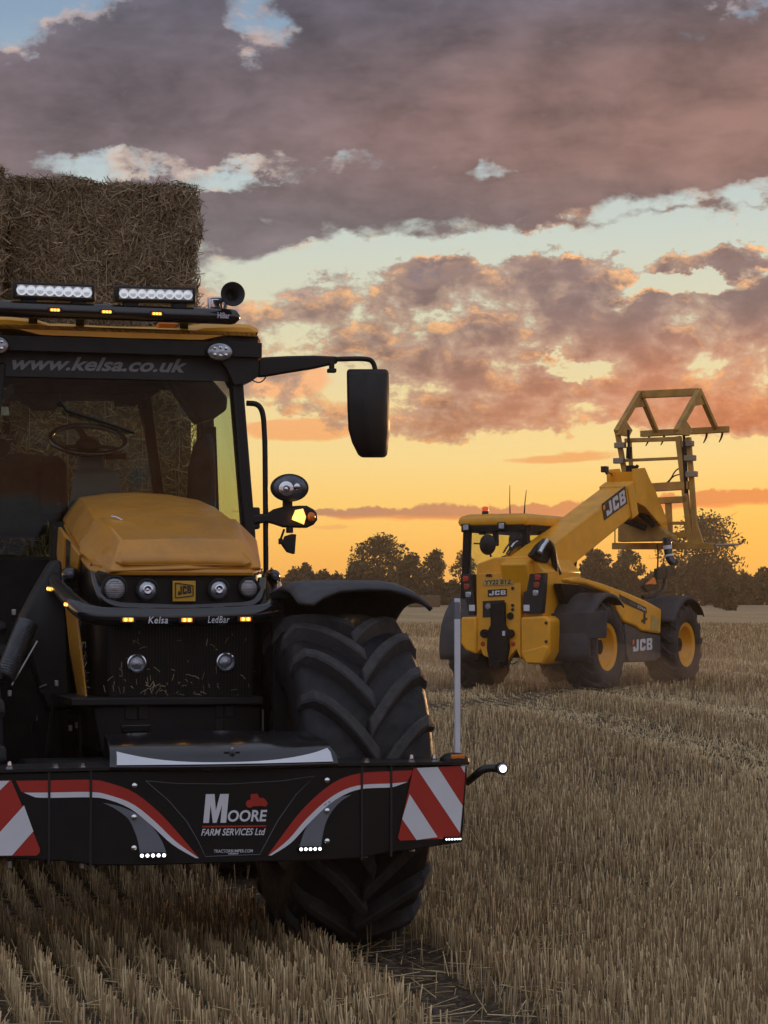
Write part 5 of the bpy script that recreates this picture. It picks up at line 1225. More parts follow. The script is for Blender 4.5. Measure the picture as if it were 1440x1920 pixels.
lbl = ['large straw bale on the top layer right behind the cab roof', 'large straw bale at the left frame edge, topmost and nearest', 'straw bale seen through the cab glass in the middle layer, right column', 'straw bale seen through the cab glass in the middle layer, left column', 'straw bale on the trailer bed at the bottom of the right column', 'straw bale on the trailer bed at the bottom of the left column']
k = 0
for lay in (2, 1, 0):
    for cx, cy, dz, rz in ((0, 0, 0, 0), (-1.45, -.26, .06, R(-3))):
        loc = B.M @ Vector((cx, cy, zbed + lay * (BH + .012)))
        bl_ = thing('straw_bale', lbl[k], 'straw bale', loc, YB + rz, 'straw bales stacked on the trailer')
        bb = MB(); bb.box((0, BL / 2, BH / 2), (BWD - .03, BL - .02, BH - .03)); bb.build('core', M['bale_core'], bl_, bevel=.06)
        nstr = 30000 if lay == 2 else (9000 if lay == 1 else 3000)
        V, F, tt = straw_skin(BWD, BL, BH, nstr, 5 + k); me = np_mesh('straw', V, F, M['bale_straw']); attr(me, 'tint', tt)
        so_ = bpy.data.objects.new('straw', me); col.objects.link(so_); so_.parent = bl_; so_['kind'] = 'stuff'
        tw = MB()
        for q in range(5):
            xx = -BWD / 2 + BWD * (q + .5) / 5; tw.tube([(xx, -.012, .02), (xx + .01, -.02, BH / 2), (xx, -.012, BH), (xx, .4, BH + .012)], .0022, 4)
            tw_o = tw.build('twine', M['chaff'], bl_, smooth=0); tw = MB()
        k += 1
db = thing('straw_bale', 'single distant straw bale lying on the stubble beyond the mudguard tip', 'straw bale', ((795 - 720) / FPX * 178, 178, float(zg(1.0, 178))), R(8))
b = MB(); b.box((0, 0, .44), (2.35, 1.2, .88)); b.build('core', M['bale_core'], db, bevel=.08)
V, F, tt = straw_skin(2.4, 1.2, .9, 2500, 77); V = V - np.array([0, .6, 0]); me = np_mesh('straw', V, F, M['bale_straw']); attr(me, 'tint', tt)
so_ = bpy.data.objects.new('straw', me); col.objects.link(so_); so_.parent = db; so_['kind'] = 'stuff'
# ================================================================ THE TELESCOPIC LOADER (tail toward the camera, boom raised)
YAW_L = R(-30)
L = Frame((2.0, 31.48, float(zg(2.0, 31.48)) + 0.015), YAW_L)
L.M.translation.z = 0.545; L.I = L.M.inverted()
loader = thing('telehandler', 'yellow telescopic loader with raised boom and bale grab, driving off across the stubble', 'telehandler', (2.0, 31.48, 0.545), YAW_L)
def Q(px, py, ax, val): return L.hit(px, py, ax, val)
def qy(pts, y): return [Q(a, c, 'y', y) for a, c in pts]
def qx(pts, x): return [Q(a, c, 'x', x) for a, c in pts]
Y_ = M['yellow_dusty']
# wheels
RA_Y, FA_Y, RR_ = 0.22, 3.02, 0.615
for yy in (RA_Y, FA_Y):
    for sx in (-1, 1):
        ag_tyre(loader, 'tyre', (.87 * sx, yy, RR_ - .02), RR_, .48, 15, M['rubber_dusty'], M['rubber_dusty'], Y_, lug_h=.042, rim_r=.315, flip=-1, out=sx, dphi=.42, base=.11, top=.080, seg=5)
        b = MB(); b.lathe([(.10, 0), (.10, .05), (.06, .06), (0, .06)], (.87 * sx + sx * .055, yy, RR_ - .02), (sx, 0, 0), 18, caps=False); hub = b.build('hub', M['dark'], loader, smooth=30)
        b = MB()
        for k in range(8):
            a = k * math.pi / 4; b.lathe([(.014, 0), (.014, .02), (0, .022)], (.87 * sx + sx * .05, yy + math.cos(a) * .125, RR_ - .02 + math.sin(a) * .125), (sx, 0, 0), 6, caps=False)
        b.build('wheel_bolts', M['dark'], hub, smooth=0, kind='stuff')
def arch(yc, sx, a0, a1, r, x0, x1, name):
    b = MB(); rows = []
    for k in range(21):
        a = R(a0 + (a1 - a0) * k / 20); row = []
        for j, (x, dr) in enumerate(((x0, -.10), (x0 + .03, -.01), (x0 + .10, 0), (x1 - .06, 0), (x1 - .015, -.012), (x1, -.05))):
            row.append((sx * x, yc + math.sin(a) * (r + dr), RR_ - .02 + math.cos(a) * (r + dr)))
        rows.append(row)
    b.loft(rows, closed=False, caps=False); return b.build(name, M['fender'], loader, smooth=50, solid=.02)
for sx in (-1, 1):
    arch(RA_Y, sx, -104, 38, .735, .52, 1.14, 'rear_mudguard')
    arch(FA_Y, sx, -62, 52, .715, .56, 1.15, 'front_mudguard')
b = MB(); b.prism(qy([(1033, 1150), (1138, 1146), (1136, 1196), (1036, 1200)], RA_Y - .72), (0, .03, 0)); b.build('mud_flap', M['fender'], loader, bevel=.01)
# chassis
b = MB(); b.box((0, 1.5, .66), (.80, 4.0, .42)); b.box((0, RA_Y, .60), (1.5, .22, .22)); b.box((0, FA_Y, .60), (1.5, .22, .22)); b.box((0, 3.7, .8), (.7, .5, .5)); b.build('chassis', M['dark'], loader, bevel=.02)
# rear body
b = MB(); b.prism(qy([(893, 1058), (926, 1045), (996, 1042), (1021, 1069), (1019, 1158), (893, 1158)], -.66), (0, 1.15, 0)); body = b.build('rear_body', Y_, loader, bevel=.02)
b = MB(); b.prism(qy([(893, 1076), (976, 1072), (976, 1236), (968, 1217), (960, 1226), (948, 1243), (930, 1240), (905, 1228), (901, 1216), (894, 1226)], -.76), (0, .10, 0)); b.build('rear_panel', Y_, loader, bevel=.008)
b = MB(); b.prism(qy([(905, 1127), (946, 1125), (946, 1156), (905, 1158)], -.765), (0, .01, 0)); b.build('panel_recess', M['ink'], loader)
b = MB()
q = qy([(976, 1157), (1022, 1155), (1031, 1162), (1031, 1222), (1018, 1246), (987, 1245), (976, 1231)], -.80); b.prism(q, (0, .62, 0)); cw = b.build('counterweight', Y_, loader, bevel=.03, seg=3)
b = MB(); b.prism(qy([(978, 1222), (1003, 1216), (1022, 1210), (1030, 1214), (1018, 1244), (988, 1243)], -.79), (0, -.03, 0)); b.build('counterweight_foot', Y_, loader, bevel=.03)
b = MB(); b.prism(qy([(864, 1157), (893, 1156), (893, 1227), (872, 1219), (863, 1206)], -.80), (0, .62, 0)); b.build('counterweight', Y_, loader, bevel=.03, seg=3)
for px, py in ((1024, 1168), (1024, 1203), (961, 1103), (961, 1135), (961, 1143)):
    b = MB(); b.lathe([(.022, 0), (.022, .006), (0, .007)], Q(px, py, 'y', -.81 if px > 1000 else -.77), (0, -1, 0), 12, caps=False); b.build('bolt', M['ink'], loader)
b = MB(); b.lathe([(.05, 0), (.045, .02), (0, .022)], Q(957, 1155, 'y', -.765), (0, -1, 0), 16, caps=False); b.build('filler_cap', M['dark'], loader)
b = MB(); b.lathe([(.045, 0), (.04, .02), (0, .022)], Q(916, 1137, 'y', -.768), (0, -1, 0), 14, caps=False); b.build('gauge', M['steel'], loader)
# pick-up hitch
b = MB(); b.prism(qy([(919, 1131), (944, 1129), (945, 1172), (950, 1180), (952, 1215), (946, 1248), (918, 1250), (912, 1215), (914, 1182), (919, 1172)], -.83), (0, .10, 0)); ht = b.build('hitch', M['dark'], loader, bevel=.012)
b = MB(); b.box(Q(931, 1246, 'y', -.90), (.16, .16, .10)); b.build('hitch_jaw', M['dark'], ht, bevel=.01)
for px in (909, 956):
    b = MB(); b.lathe([(.06, -.04), (.06, .04)], Q(px, 1188, 'y', -.80), (0, 1, 0), 14); b.build('hitch_roller', M['dark'], ht, bevel=.01)
b = MB(); b.prism(qy([(942, 1183), (947, 1183), (947, 1192), (942, 1192)], -.835), (0, -.004, 0)); b.build('hitch_sticker', M['letter'], ht)
for px in (905, 962):
    b = MB(); b.lathe([(.032, 0), (.028, .012), (0, .014)], Q(px, 1207, 'y', -.765), (0, -1, 0), 14, caps=False); b.build('reflector', M['red_lens'], loader)
b = MB(); b.tube(arc(Q(950, 1240, 'y', -.75), Q(962, 1250, 'y', -.75), Q(969, 1240, 'y', -.75), 8), .008, 6); b.build('cable', M['hose'], loader)
# number plate, plate lamps, maker's plate
b = MB(); b.prism(qy([(906, 1098), (962, 1096), (962, 1084), (906, 1086)], -.766), (0, -.008, 0)); pl_ = b.build('number_plate', M['plate'], loader)
flat_text('YY22 BTZ', M['ink'], pl_, qy([(909, 1096.5), (959, 1094.5), (959, 1086), (909, 1088)], -.776), bold=.02)
for px in (916, 947):
    b = MB(); b.prism(qy([(px - 6, 1081), (px + 6, 1081), (px + 4, 1076), (px - 4, 1076)], -.78), (0, .03, 0)); b.build('plate_lamp', M['ink'], loader, bevel=.005)
b = MB(); b.prism(qy([(915, 1119), (950, 1117), (950, 1104), (915, 1106)], -.766), (0, -.006, 0)); jp = b.build('maker_plate', M['ink'], loader)
block_logo(M['letter'], jp, qy([(917, 1116.5), (948, 1115), (948, 1106.5), (917, 1108)], -.774))
# tail lights
for x0, x1, xx in ((985, 1022, 0), (866, 889, 1)):
    pts = [(x0 + 8, 1076), (x1, 1074), (x1 - 3, 1120), (x1 - 6, 1150), (x0 - 5, 1150), (x0 - 4, 1110), (x0 + 2, 1108)] if not xx else [(866, 1078), (880, 1076), (888, 1120), (890, 1153), (878, 1153), (872, 1120)]
    b = MB(); b.prism(qy(pts, -.78), (0, .10, 0)); tl = b.build('tail_light', M['ink'], loader, bevel=.01)
    cxs = ((1008, 1083), (1006, 1097), (1004, 1112)) if not xx else ((873, 1086), (875, 1100), (878, 1115))
    for k, (px, py) in enumerate(cxs):
        c = Q(px, py, 'y', -.785); b = MB(); b.box(c, (.085, .03, .085)); b.build('lamp_lens', (M['red_lens'], M['amber_dull'] if 'amber_dull' in M else M['red_lens'], M['lens_clear'])[k], tl, bevel=.025)
    sx_ = 987.5 if not xx else 885
    b = MB(); b.box(Q(sx_, 1140, 'y', -.79), (.085, .02, .085)); b.build('white_sticker', M['white'], tl, bevel=.004)
b = MB()
for k in range(9): b.box(Q(993 - k * .4, 1062 + k * 4.2, 'y', -.69), (.06, .05, .018))
b.build('spring_hose', M['steel'], loader)
# right flank: boom tower sloping to the engine pod
b = MB(); b.prism(qx([(1004, 1035), (1022, 1026), (1034, 1045), (1047, 1078), (1079, 1108), (1088, 1150), (1070, 1172), (1024, 1172), (1018, 1100)], .46), (-.12, 0, 0)); b.build('boom_tower', Y_, loader, bevel=.012)
b = MB(); b.prism(qx([(960, 1040), (992, 1030), (1020, 1060), (1030, 1110), (990, 1120), (960, 1110)], -.12), (-.10, 0, 0)); b.build('boom_tower', Y_, loader, bevel=.012)
b = MB(); b.prism(qx([(1050, 1095), (1076, 1092), (1092, 1100), (1135, 1112), (1160, 1140), (1130, 1170), (1062, 1128), (1050, 1120)], .52), (-.2, 0, 0)); b.build('inner_guard', M['dark'], loader, bevel=.02)
# boom (top-left edge and bottom-right edge seen in the photo)
XL, XR = -.02, .40
t0, t1 = Q(972, 1040, 'x', XL), Q(1160, 889, 'x', XL)
b0, b1 = Q(1046, 1078, 'x', XR), Q(1196, 961, 'x', XR)
ax = ((t1 - t0).normalized() + (b1 - b0).normalized()).normalized(); up = Vector((0, -ax.z, ax.y))
if up.z < 0: up = -up
# height of the section from the two edges
hgt = (t1 - b1).dot(up)
hb = max(.42, min(.62, hgt))
def bsec(p, h, xl=XL, xr=XR): # p = bottom edge point
    q = p + up * h; return [Vector((xl, p.y, p.z)), Vector((xr, p.y, p.z)), Vector((xr, p.y + (q - p).y, q.z)), Vector((xl, q.y, q.z))]
sA = b1 - ax * 3.75
b = MB(); b.loft([bsec(sA, hb * 1.05), bsec(b1, hb)]); boom = b.build('boom', Y_, loader, bevel=.03, smooth=40, seg=3)
b = MB(); b.loft([bsec(b1 - ax * .26 - up * .02, hb + .04, XL - .02, XR + .02), bsec(b1 - ax * .02 - up * .02, hb + .04, XL - .02, XR + .02)]); b.build('boom_collar', Y_, loader, bevel=.008)
b = MB(); b.loft([bsec(b1 - ax * .1 + up * .05, hb - .1, XL + .04, XR - .04), bsec(b1 + ax * .55 + up * .05, hb - .1, XL + .04, XR - .04)]); b.build('inner_boom', Y_, loader, bevel=.02)
b = MB(); c4 = qx([(1133, 976), (1176, 944), (1172, 911), (1128, 945)], XR + .004); b.prism(c4, (.003, 0, 0)); bp = b.build('boom_plate', M['ink'], loader)
c5 = [bilin(c4, .12, .12) + Vector((.005, 0, 0)), bilin(c4, .95, .12) + Vector((.005, 0, 0)), bilin(c4, .95, .86) + Vector((.005, 0, 0)), bilin(c4, .12, .86) + Vector((.005, 0, 0))]
block_logo(M['letter'], bp, c5)
b = MB(); b.prism([bilin(c4, .02, .60) + Vector((.006, 0, 0)), bilin(c4, .10, .60) + Vector((.006, 0, 0)), bilin(c4, .10, .86) + Vector((.006, 0, 0)), bilin(c4, .02, .86) + Vector((.006, 0, 0))], (.001, 0, 0)); b.build('logo_flash', M['amber'], bp)
# black hydraulics over the pivot
b = MB(); b.prism(qx([(997, 1042), (1012, 1021), (1026, 1009), (1033, 1018), (1036, 1040), (1028, 1056), (1012, 1053)], .50), (-.08, 0, 0)); b.build('pivot_guard', M['dark'], loader, bevel=.02)
b = MB(); b.tube(fillet(qx([(1010, 1040), (1020, 1014), (1034, 1022), (1040, 1055), (1047, 1076)], .53), .1), .05, 8); b.tube(fillet(qx([(1018, 1030), (1026, 1010), (1038, 1030), (1043, 1070)], .56), .1), .03, 8); b.build('pivot_hose', M['hose'], loader, smooth=60)
b = MB(); b.tube(qx([(1012, 1036), (1018, 1024), (1026, 1013)], .57), .028, 8); b.build('chrome_pin', M['chrome'], loader)
b = MB(); b.tube(qx([(1052, 1085), (1070, 1055), (1076, 1046)], .30), .05, 10); b.tube(qx([(1048, 1098), (1060, 1068)], .30), .07, 10); b.build('lift_cylinder', M['steel'], loader, smooth=60)
b = MB(); b.prism(qx([(1056, 1100), (1078, 1084), (1084, 1040), (1074, 1046), (1062, 1070)], .1), (-.1, 0, 0)); b.build('cab_corner', M['dark'], loader)
b = MB()
for pts in ([(946, 1034), (956, 1016), (972, 1010), (988, 1016), (1002, 1014)], [(950, 1038), (962, 1018), (978, 1012), (992, 1016)], [(954, 1040), (966, 1024), (980, 1020)], [(944, 1036), (952, 1022), (966, 1013), (984, 1012), (996, 1018)]):
    b.tube(fillet(qx(pts, -.1), .2), .012, 6)
b.build('boom_hose', M['hose'], loader, smooth=60)
b = MB(); b.tube(fillet(qx([(958, 1026), (966, 1015), (978, 1014), (984, 1020)], -.06), .1), .014, 6); b.build('hose_fitting', M['chrome'], loader)
b = MB(); b.prism(qx([(942, 1043), (972, 1020), (1006, 1018), (990, 1040)], -.16), (.03, 0, 0)); b.build('boom_tail_cover', Y_, loader, bevel=.01)
# boom-top lamp
c = Q(1134, 880, 'x', .1); b = MB(); b.box(c, (.09, .10, .09)); b.bar(c, Q(1138, 889, 'x', .1), .03, .03); b.tube(arc(Q(1136, 888, 'x', .1), Q(1146, 884, 'x', .1), Q(1148, 893, 'x', .1), 6), .012, 5); b.build('boom_lamp', M['black'], loader, bevel=.008)

# cab
CX0, CX1, CY0, CY1 = -1.02, .02, -.12, 1.55
zr0, zr1 = 2.27, 2.43
b = MB()
def rs(ins, z, y0=CY0, y1=CY1): return [(CX0 + ins, y0 + ins, z), (CX1 - ins, y0 + ins, z), (CX1 - ins, y1 - ins, z), (CX0 + ins, y1 - ins, z)]
b.loft([rs(.0, zr0), rs(-.02, zr0 + .06), rs(.0, zr1 - .03), rs(.10, zr1 + .01)]); b.build('cab_roof', Y_, loader, bevel=.025, smooth=40, seg=3)
b = MB(); b.box(((CX0 + CX1) / 2, CY0 + .05, zr0 - .035), (CX1 - CX0 - .06, .12, .09)); b.box((CX1 - .04, .7, zr0 - .035), (.09, 1.4, .09)); b.box((CX0 + .05, .7, zr0 - .035), (.09, 1.5, .09)); b.box(((CX0 + CX1) / 2, CY1 - .06, zr0 - .035), (CX1 - CX0 - .06, .10, .09)); b.build('roof_frame', M['dark'], loader, bevel=.01)
for (x, y) in ((CX0 + .10, CY0 + .06), (CX1 - .06, CY0 + .10), (CX0 + .06, CY1 - .1), (CX1 - .06, CY1 - .1)):
    b = MB(); b.bar((x + (.03 if x > -.5 else -.05), y, 1.0), (x, y, zr0 - .02), .10, .10); b.build('cab_pillar', M['dark'], loader, bevel=.012)
b = MB(); p1 = Q(929, 1000, 'y', CY0 + .05); b.bar((p1.x, CY0 + .06, zr0 - .05), (p1.x, CY0 + .06, zr0 - .28), .09, .03); b.box((Q(906, 997, 'y', -.05).x, CY0 + .05, zr0 - .09), (.10, .06, .06)); b.build('rear_window_bracket', M['dark'], loader, bevel=.01)
b = MB(); b.box((-.5, CY0 + .06, 1.25), (1.0, .08, .7)); b.box((-.98, .7, 1.2), (.08, 1.6, .75)); b.box((-.5, CY1 - .05, 1.15), (1.0, .08, .6)); b.box((-.5, .7, .95), (1.0, 1.6, .1)); b.build('cab_base', M['dark'], loader, bevel=.02)
b = MB(); b.poly([(CX0 + .1, CY0 + .03, 1.6), (CX1 - .08, CY0 + .03, 1.6), (CX1 - .08, CY0 + .05, zr0 - .05), (CX0 + .12, CY0 + .05, zr0 - .05)]); b.build('rear_glass', M['glass_loader'], loader, smooth=0)
b = MB(); b.poly([(CX0 + .04, CY0 + .1, 1.5), (CX0 + .04, CY1 - .1, 1.5), (CX0 + .05, CY1 - .1, zr0 - .05), (CX0 + .06, CY0 + .1, zr0 - .05)]); b.build('door_glass', M['glass_loader'], loader, smooth=0)
b = MB(); b.poly([(CX0 + .08, CY1 - .06, 1.4), (CX1 - .08, CY1 - .06, 1.4), (CX1 - .08, CY1 - .08, zr0 - .05), (CX0 + .08, CY1 - .08, zr0 - .05)]); b.build('windscreen', M['glass_loader'], loader, smooth=0)
b = MB(); b.poly([(CX1 - .03, CY0 + .15, 1.7), (CX1 - .03, CY1 - .1, 1.7), (CX1 - .04, CY1 - .1, zr0 - .05), (CX1 - .04, CY0 + .15, zr0 - .05)]); b.build('side_glass', M['glass_loader'], loader, smooth=0)
for (px, py) in ((873, 989), (940, 986)):
    b = MB(); b.box(Q(px, py, 'y', CY0 - .05), (.10, .07, .10)); wl = b.build('rear_work_light', M['black'], loader, bevel=.008)
    b = MB(); b.box(Q(px, py, 'y', CY0 - .09), (.082, .012, .078)); b.build('lens', M['lens_clear'], wl, bevel=.006)
c = Q(910, 967, 'y', .05); b = MB(); b.lathe([(.052, -.05), (.050, .03), (.044, .065)], c, (0, 0, 1), 18); bc = b.build('beacon', M['ink'], loader, smooth=30)
b = MB(); b.lathe([(.044, .06), (.046, .10), (.036, .125), (0, .13)], c, (0, 0, 1), 18, caps=False); b.build('beacon_lens', M['red_on'], bc, smooth=40)
b = MB(); b.tube(arc(c + Vector((.05, 0, 0)), c + Vector((.13, 0, .05)), c + Vector((.17, 0, -.03)), 6), .008, 5); b.build('beacon_cable', M['hose'], bc)
for (xa, ya, xb, yb) in ((956.5, 966, 956, 910), (983, 963, 987, 919)):
    b = MB(); b.tube([Q(xa, ya, 'y', .6), Q((xa + xb) / 2 - .6, (ya + yb) / 2, 'y', .6), Q(xb, yb, 'y', .6)], [.011, .007, .0045], 6); b.build('aerial', M['ink'], loader)
# round rear mirror on its arm
c = Q(914, 1021, 'y', -.34); b = MB(); n = 28
ell = lambda k, y: [c + Vector((math.cos(a) * .125 * k, y, math.sin(a) * .145 * k)) for a in [2 * math.pi * j / n for j in range(n)]]
b.loft([ell(.2, -.05), ell(.55, -.042), ell(.88, -.022), ell(1.0, 0), ell(.98, .02)]); mr = b.build('rear_mirror', M['black'], loader, smooth=50)
b = MB(); b.tube([Q(889, 1019, 'y', -.2), Q(914, 1020, 'y', -.40)], .012, 6); b.tube([Q(917, 1034, 'y', -.30), Q(921, 1044, 'y', -.30)], .014, 6); b.build('mirror_arm', M['black'], mr)
# seat and driver
b = MB(); b.box((-.52, .72, 1.28), (.48, .46, .14)); b.box((-.52, .46, 1.52), (.46, .12, .42)); b.build('seat', M['seat'], loader, bevel=.05)
b = MB(); b.tube([(-.52 + math.cos(a) * .19, 1.22 + math.sin(a) * .10, 1.66 + math.sin(a) * .14) for a in [2 * math.pi * k / 24 for k in range(25)]], .014, 6); b.bar((-.52, 1.22, 1.66), (-.52, 1.36, 1.2), .06, .06); b.build('steering_wheel', M['black'], loader)
drv = thing('person', 'driver in a pale blue-grey shirt seated in the loader cab, back to the camera', 'person', L.M @ Vector((-.52, .62, 1.36)), YAW_L)
V = {'pelvis': (0, .02, .02, .15, .11), 'belly': (0, 0, .16, .155, .115), 'chest': (0, -.01, .36, .175, .115), 'neck0': (0, .0, .50, .075, .07), 'neck': (0, .015, .57, .055, .058), 'head': (0, .03, .68, .075, .095), 'crown': (0, .02, .775, .06, .075),
     'shl': (-.17, -.01, .455, .075, .07), 'ell': (-.25, .20, .25, .05, .05), 'wrl': (-.14, .46, .29, .032, .032), 'hal': (-.12, .53, .31, .038, .025),
     'shr': (.17, -.01, .455, .075, .07), 'elr': (.25, .20, .25, .05, .05), 'wrr': (.14, .46, .29, .032, .032), 'har': (.12, .53, .31, .038, .025),
     'kl': (-.13, .44, .06, .075, .075), 'fl': (-.14, .58, -.34, .05, .05), 'kr': (.13, .44, .06, .075, .075), 'fr': (.14, .58, -.34, .05, .05)}
E = [('pelvis', 'belly'), ('belly', 'chest'), ('chest', 'neck0'), ('neck0', 'neck'), ('neck', 'head'), ('head', 'crown'), ('chest', 'shl'), ('shl', 'ell'), ('ell', 'wrl'), ('wrl', 'hal'), ('chest', 'shr'), ('shr', 'elr'), ('elr', 'wrr'), ('wrr', 'har'), ('pelvis', 'kl'), ('kl', 'fl'), ('pelvis', 'kr'), ('kr', 'fr')]
bm = bmesh.new(); sk = bm.verts.layers.skin.verify(); vv = {}
for k_, (x, y, z, rx, ry) in V.items():
    v = bm.verts.new((x, y, z)); v[sk].radius = (rx, ry); v[sk].use_root = (k_ == 'pelvis'); vv[k_] = v
for a, c_ in E: bm.edges.new((vv[a], vv[c_]))
me = bpy.data.meshes.new('body'); bm.to_mesh(me); bm.free()
o = bpy.data.objects.new('body_src', me); col.objects.link(o)
o.modifiers.new('skin', 'SKIN'); sb = o.modifiers.new('sub', 'SUBSURF'); sb.levels = 2; sb.render_levels = 2
dg = bpy.context.evaluated_depsgraph_get(); dg.update(); me2 = bpy.data.meshes.new_from_object(o.evaluated_get(dg)); bpy.data.objects.remove(o)
me2.materials.clear(); me2.materials.append(M['shirt']); me2.materials.append(M['skin']); me2.materials.append(M['seat'])
for p in me2.polygons:
    p.use_smooth = True; c = p.center
    p.material_index = 1 if (c.z > .53 or c.y > .46 and c.z > .2) else (2 if c.z < .10 else 0)
bo = bpy.data.objects.new('body', me2); col.objects.link(bo); bo.parent = drv
b = MB(); b.lathe([(.088, .655), (.098, .70), (.097, .76), (.078, .81), (.04, .838), (0, .843)], (0, .012, 0), (0, 0, 1), 18, caps=False); b.build('hair', M['hair'], drv, smooth=60)

# engine pod on the right, between the wheels
XP = 1.0
b = MB(); b.prism(qx([(1067, 1085), (1087, 1081), (1132, 1094), (1177, 1111), (1212, 1126), (1241, 1142), (1239, 1189), (1203, 1183), (1193, 1175), (1170, 1166), (1158, 1148), (1151, 1130), (1142, 1112), (1099, 1096), (1070, 1093)], XP), (-.14, 0, 0))
b.prism(qx([(1150, 1101), (1177, 1111.6), (1212, 1126.6), (1240, 1142.6), (1238, 1188.4), (1203, 1182), (1193, 1174), (1171, 1165), (1159, 1147)], XP - .139), (-.36, 0, 0)); pod = b.build('engine_cover', Y_, loader, bevel=.03, seg=3)
b = MB(); b.prism(qx([(1052, 1094), (1071, 1095), (1099, 1098), (1140, 1113), (1150, 1135), (1156, 1150), (1120, 1140), (1064, 1135)], .70), (-.12, 0, 0)); b.build('wheel_arch_liner', M['dark'], loader, bevel=.01)
b = MB(); c4 = qx([(1163, 1128), (1213, 1150), (1211, 1139), (1161, 1114)], XP + .004); b.prism(c4, (.003, 0, 0)); dc = b.build('side_stripe', M['ink'], loader)
g4 = [bilin(c4, .36, .25), bilin(c4, .96, .25), bilin(c4, .96, .72), bilin(c4, .36, .72)]
flat_text('AGRI', M['greyfilm'], dc, [bilin(g4, 0, 0) + Vector((.006, 0, 0)), bilin(g4, .40, 0) + Vector((.006, 0, 0)), bilin(g4, .40, 1) + Vector((.006, 0, 0)), bilin(g4, 0, 1) + Vector((.006, 0, 0))], bold=.01)
flat_text('XTRA', M['letter'], dc, [bilin(g4, .46, 0) + Vector((.006, 0, 0)), bilin(g4, 1, 0) + Vector((.006, 0, 0)), bilin(g4, 1, 1) + Vector((.006, 0, 0)), bilin(g4, .46, 1) + Vector((.006, 0, 0))], bold=.02)
b = MB(); b.prism(qx([(1207, 1148), (1210, 1150), (1209, 1170), (1206, 1168)], XP + .002), (.006, 0, 0)); b.prism(qx([(1203, 1162), (1213, 1158), (1213, 1162), (1203, 1167)], XP + .003), (.006, 0, 0)); b.build('cover_latch', M['ink'], loader)
b = MB(); b.prism(qx([(1221, 1152), (1235, 1160), (1234, 1184), (1220, 1181)], XP + .002), (.003, 0, 0)); b.build('warning_label', M['plate'], loader)
b = MB(); b.prism(qx([(1172, 1168), (1193, 1177), (1203, 1185), (1239, 1191), (1240, 1232), (1228, 1240), (1180, 1242), (1174, 1225)], XP - .02), (-.45, 0, 0)); tk = b.build('tank_panel', M['grey_plastic'], loader, bevel=.02)
block_logo(M['letter'], tk, qx([(1187, 1222), (1223, 1218), (1223, 1196), (1187, 1200)], XP - .015))
b = MB(); b.prism(qx([(1186, 1209), (1189, 1208.5), (1189, 1199), (1186, 1200)], XP - .014), (.001, 0, 0)); b.build('logo_flash', M['amber'], tk)
# front right mirror and lamps on their bracket
b = MB(); b.tube(fillet(qx([(1205, 1120), (1225, 1118), (1243, 1106), (1247, 1085), (1248, 1066)], .9), .12), .028, 8); b.tube(qx([(1233, 1066), (1234, 1040), (1232, 1020)], .9), .013, 6); b.build('mirror_bracket', M['ink'], loader, smooth=60)
b = MB(); b.prism(qx([(1232, 1086), (1233, 1066), (1262, 1060), (1268, 1066), (1268, 1080), (1246, 1086)], .92), (-.06, 0, 0)); b.build('front_mirror', M['ink'], loader, bevel=.012)
b = MB(); b.prism(qx([(1214, 1096), (1228, 1082), (1232, 1096)], .95), (-.05, 0, 0)); b.build('indicator', M['amber'], loader, bevel=.01)
b = MB(); b.prism(qx([(1205, 1100), (1218, 1088), (1234, 1078), (1236, 1104), (1214, 1110)], .88), (-.05, 0, 0)); b.build('lamp_housing', M['ink'], loader, bevel=.01)

# ---------------------------------------------------------------- boom head, carriage and bale grab
G = M['grab']
b = MB(); head = [(1190, 879), (1210, 877), (1217, 894), (1229, 919), (1250, 971), (1254, 999), (1246, 993), (1210, 951), (1192, 941)]
b.prism(qx(head, XR + .02), (-.05, 0, 0)); b.prism(qx(head, XR + .02), (-.05, 0, 0)) if False else None
hd = b.build('boom_head', Y_, loader, bevel=.01)
b = MB(); b.prism([Vector((XL - .02, p.y, p.z)) for p in qx(head, XR + .02)], (.05, 0, 0)); b.build('boom_head', Y_, loader, bevel=.01)
b = MB(); hp = qx([(1192, 884), (1212, 884), (1232, 935), (1246, 985), (1222, 960), (1195, 935)], XR - .01); b.prism([Vector((XL + .03, p.y, p.z)) for p in hp], (XR - XL - .08, 0, 0)); b.build('head_web', Y_, loader)
YG = 4.0
b = MB(); b.prism(qy([(1158, 970), (1185, 958), (1215, 962), (1250, 1000), (1262, 1004), (1264, 1014), (1158, 1016)], YG - .35), (0, .18, 0)); b.build('carriage', G, loader, bevel=.015)
b = MB(); b.tube([Q(1200, 960, 'y', YG - .55), Q(1228, 985, 'y', YG - .45)], .06, 10); b.tube([Q(1170, 975, 'y', YG - .5), Q(1210, 990, 'y', YG - .5)], .05, 10); b.build('tilt_cylinder', M['dark'], loader, smooth=60)
def gbar(name, a, c, w, h, y0=YG, y1=None, m=G, parent=loader):
    b = MB(); b.bar(Q(*a, 'y', y0), Q(*c, 'y', y0 if y1 is None else y1), w, h, up=(0, 1, 0)); return b.build(name, m, parent, bevel=.008)
grab = loader
gbar('grab_beam', (1149, 1024), (1338, 1024), .10, .085)
gbar('grab_post', (1158, 812), (1172, 890), .07, .08); gbar('grab_post', (1180, 822), (1184, 886), .055, .06)
gbar('grab_post', (1272, 818), (1296, 1020), .085, .09); gbar('grab_post', (1291, 820), (1303, 990), .075, .07)
b = MB(); b.prism(qy([(1296, 975), (1304, 975), (1318, 1018), (1298, 1020)], YG - .03), (0, .06, 0)); b.build('grab_foot_plate', G, loader, bevel=.006)
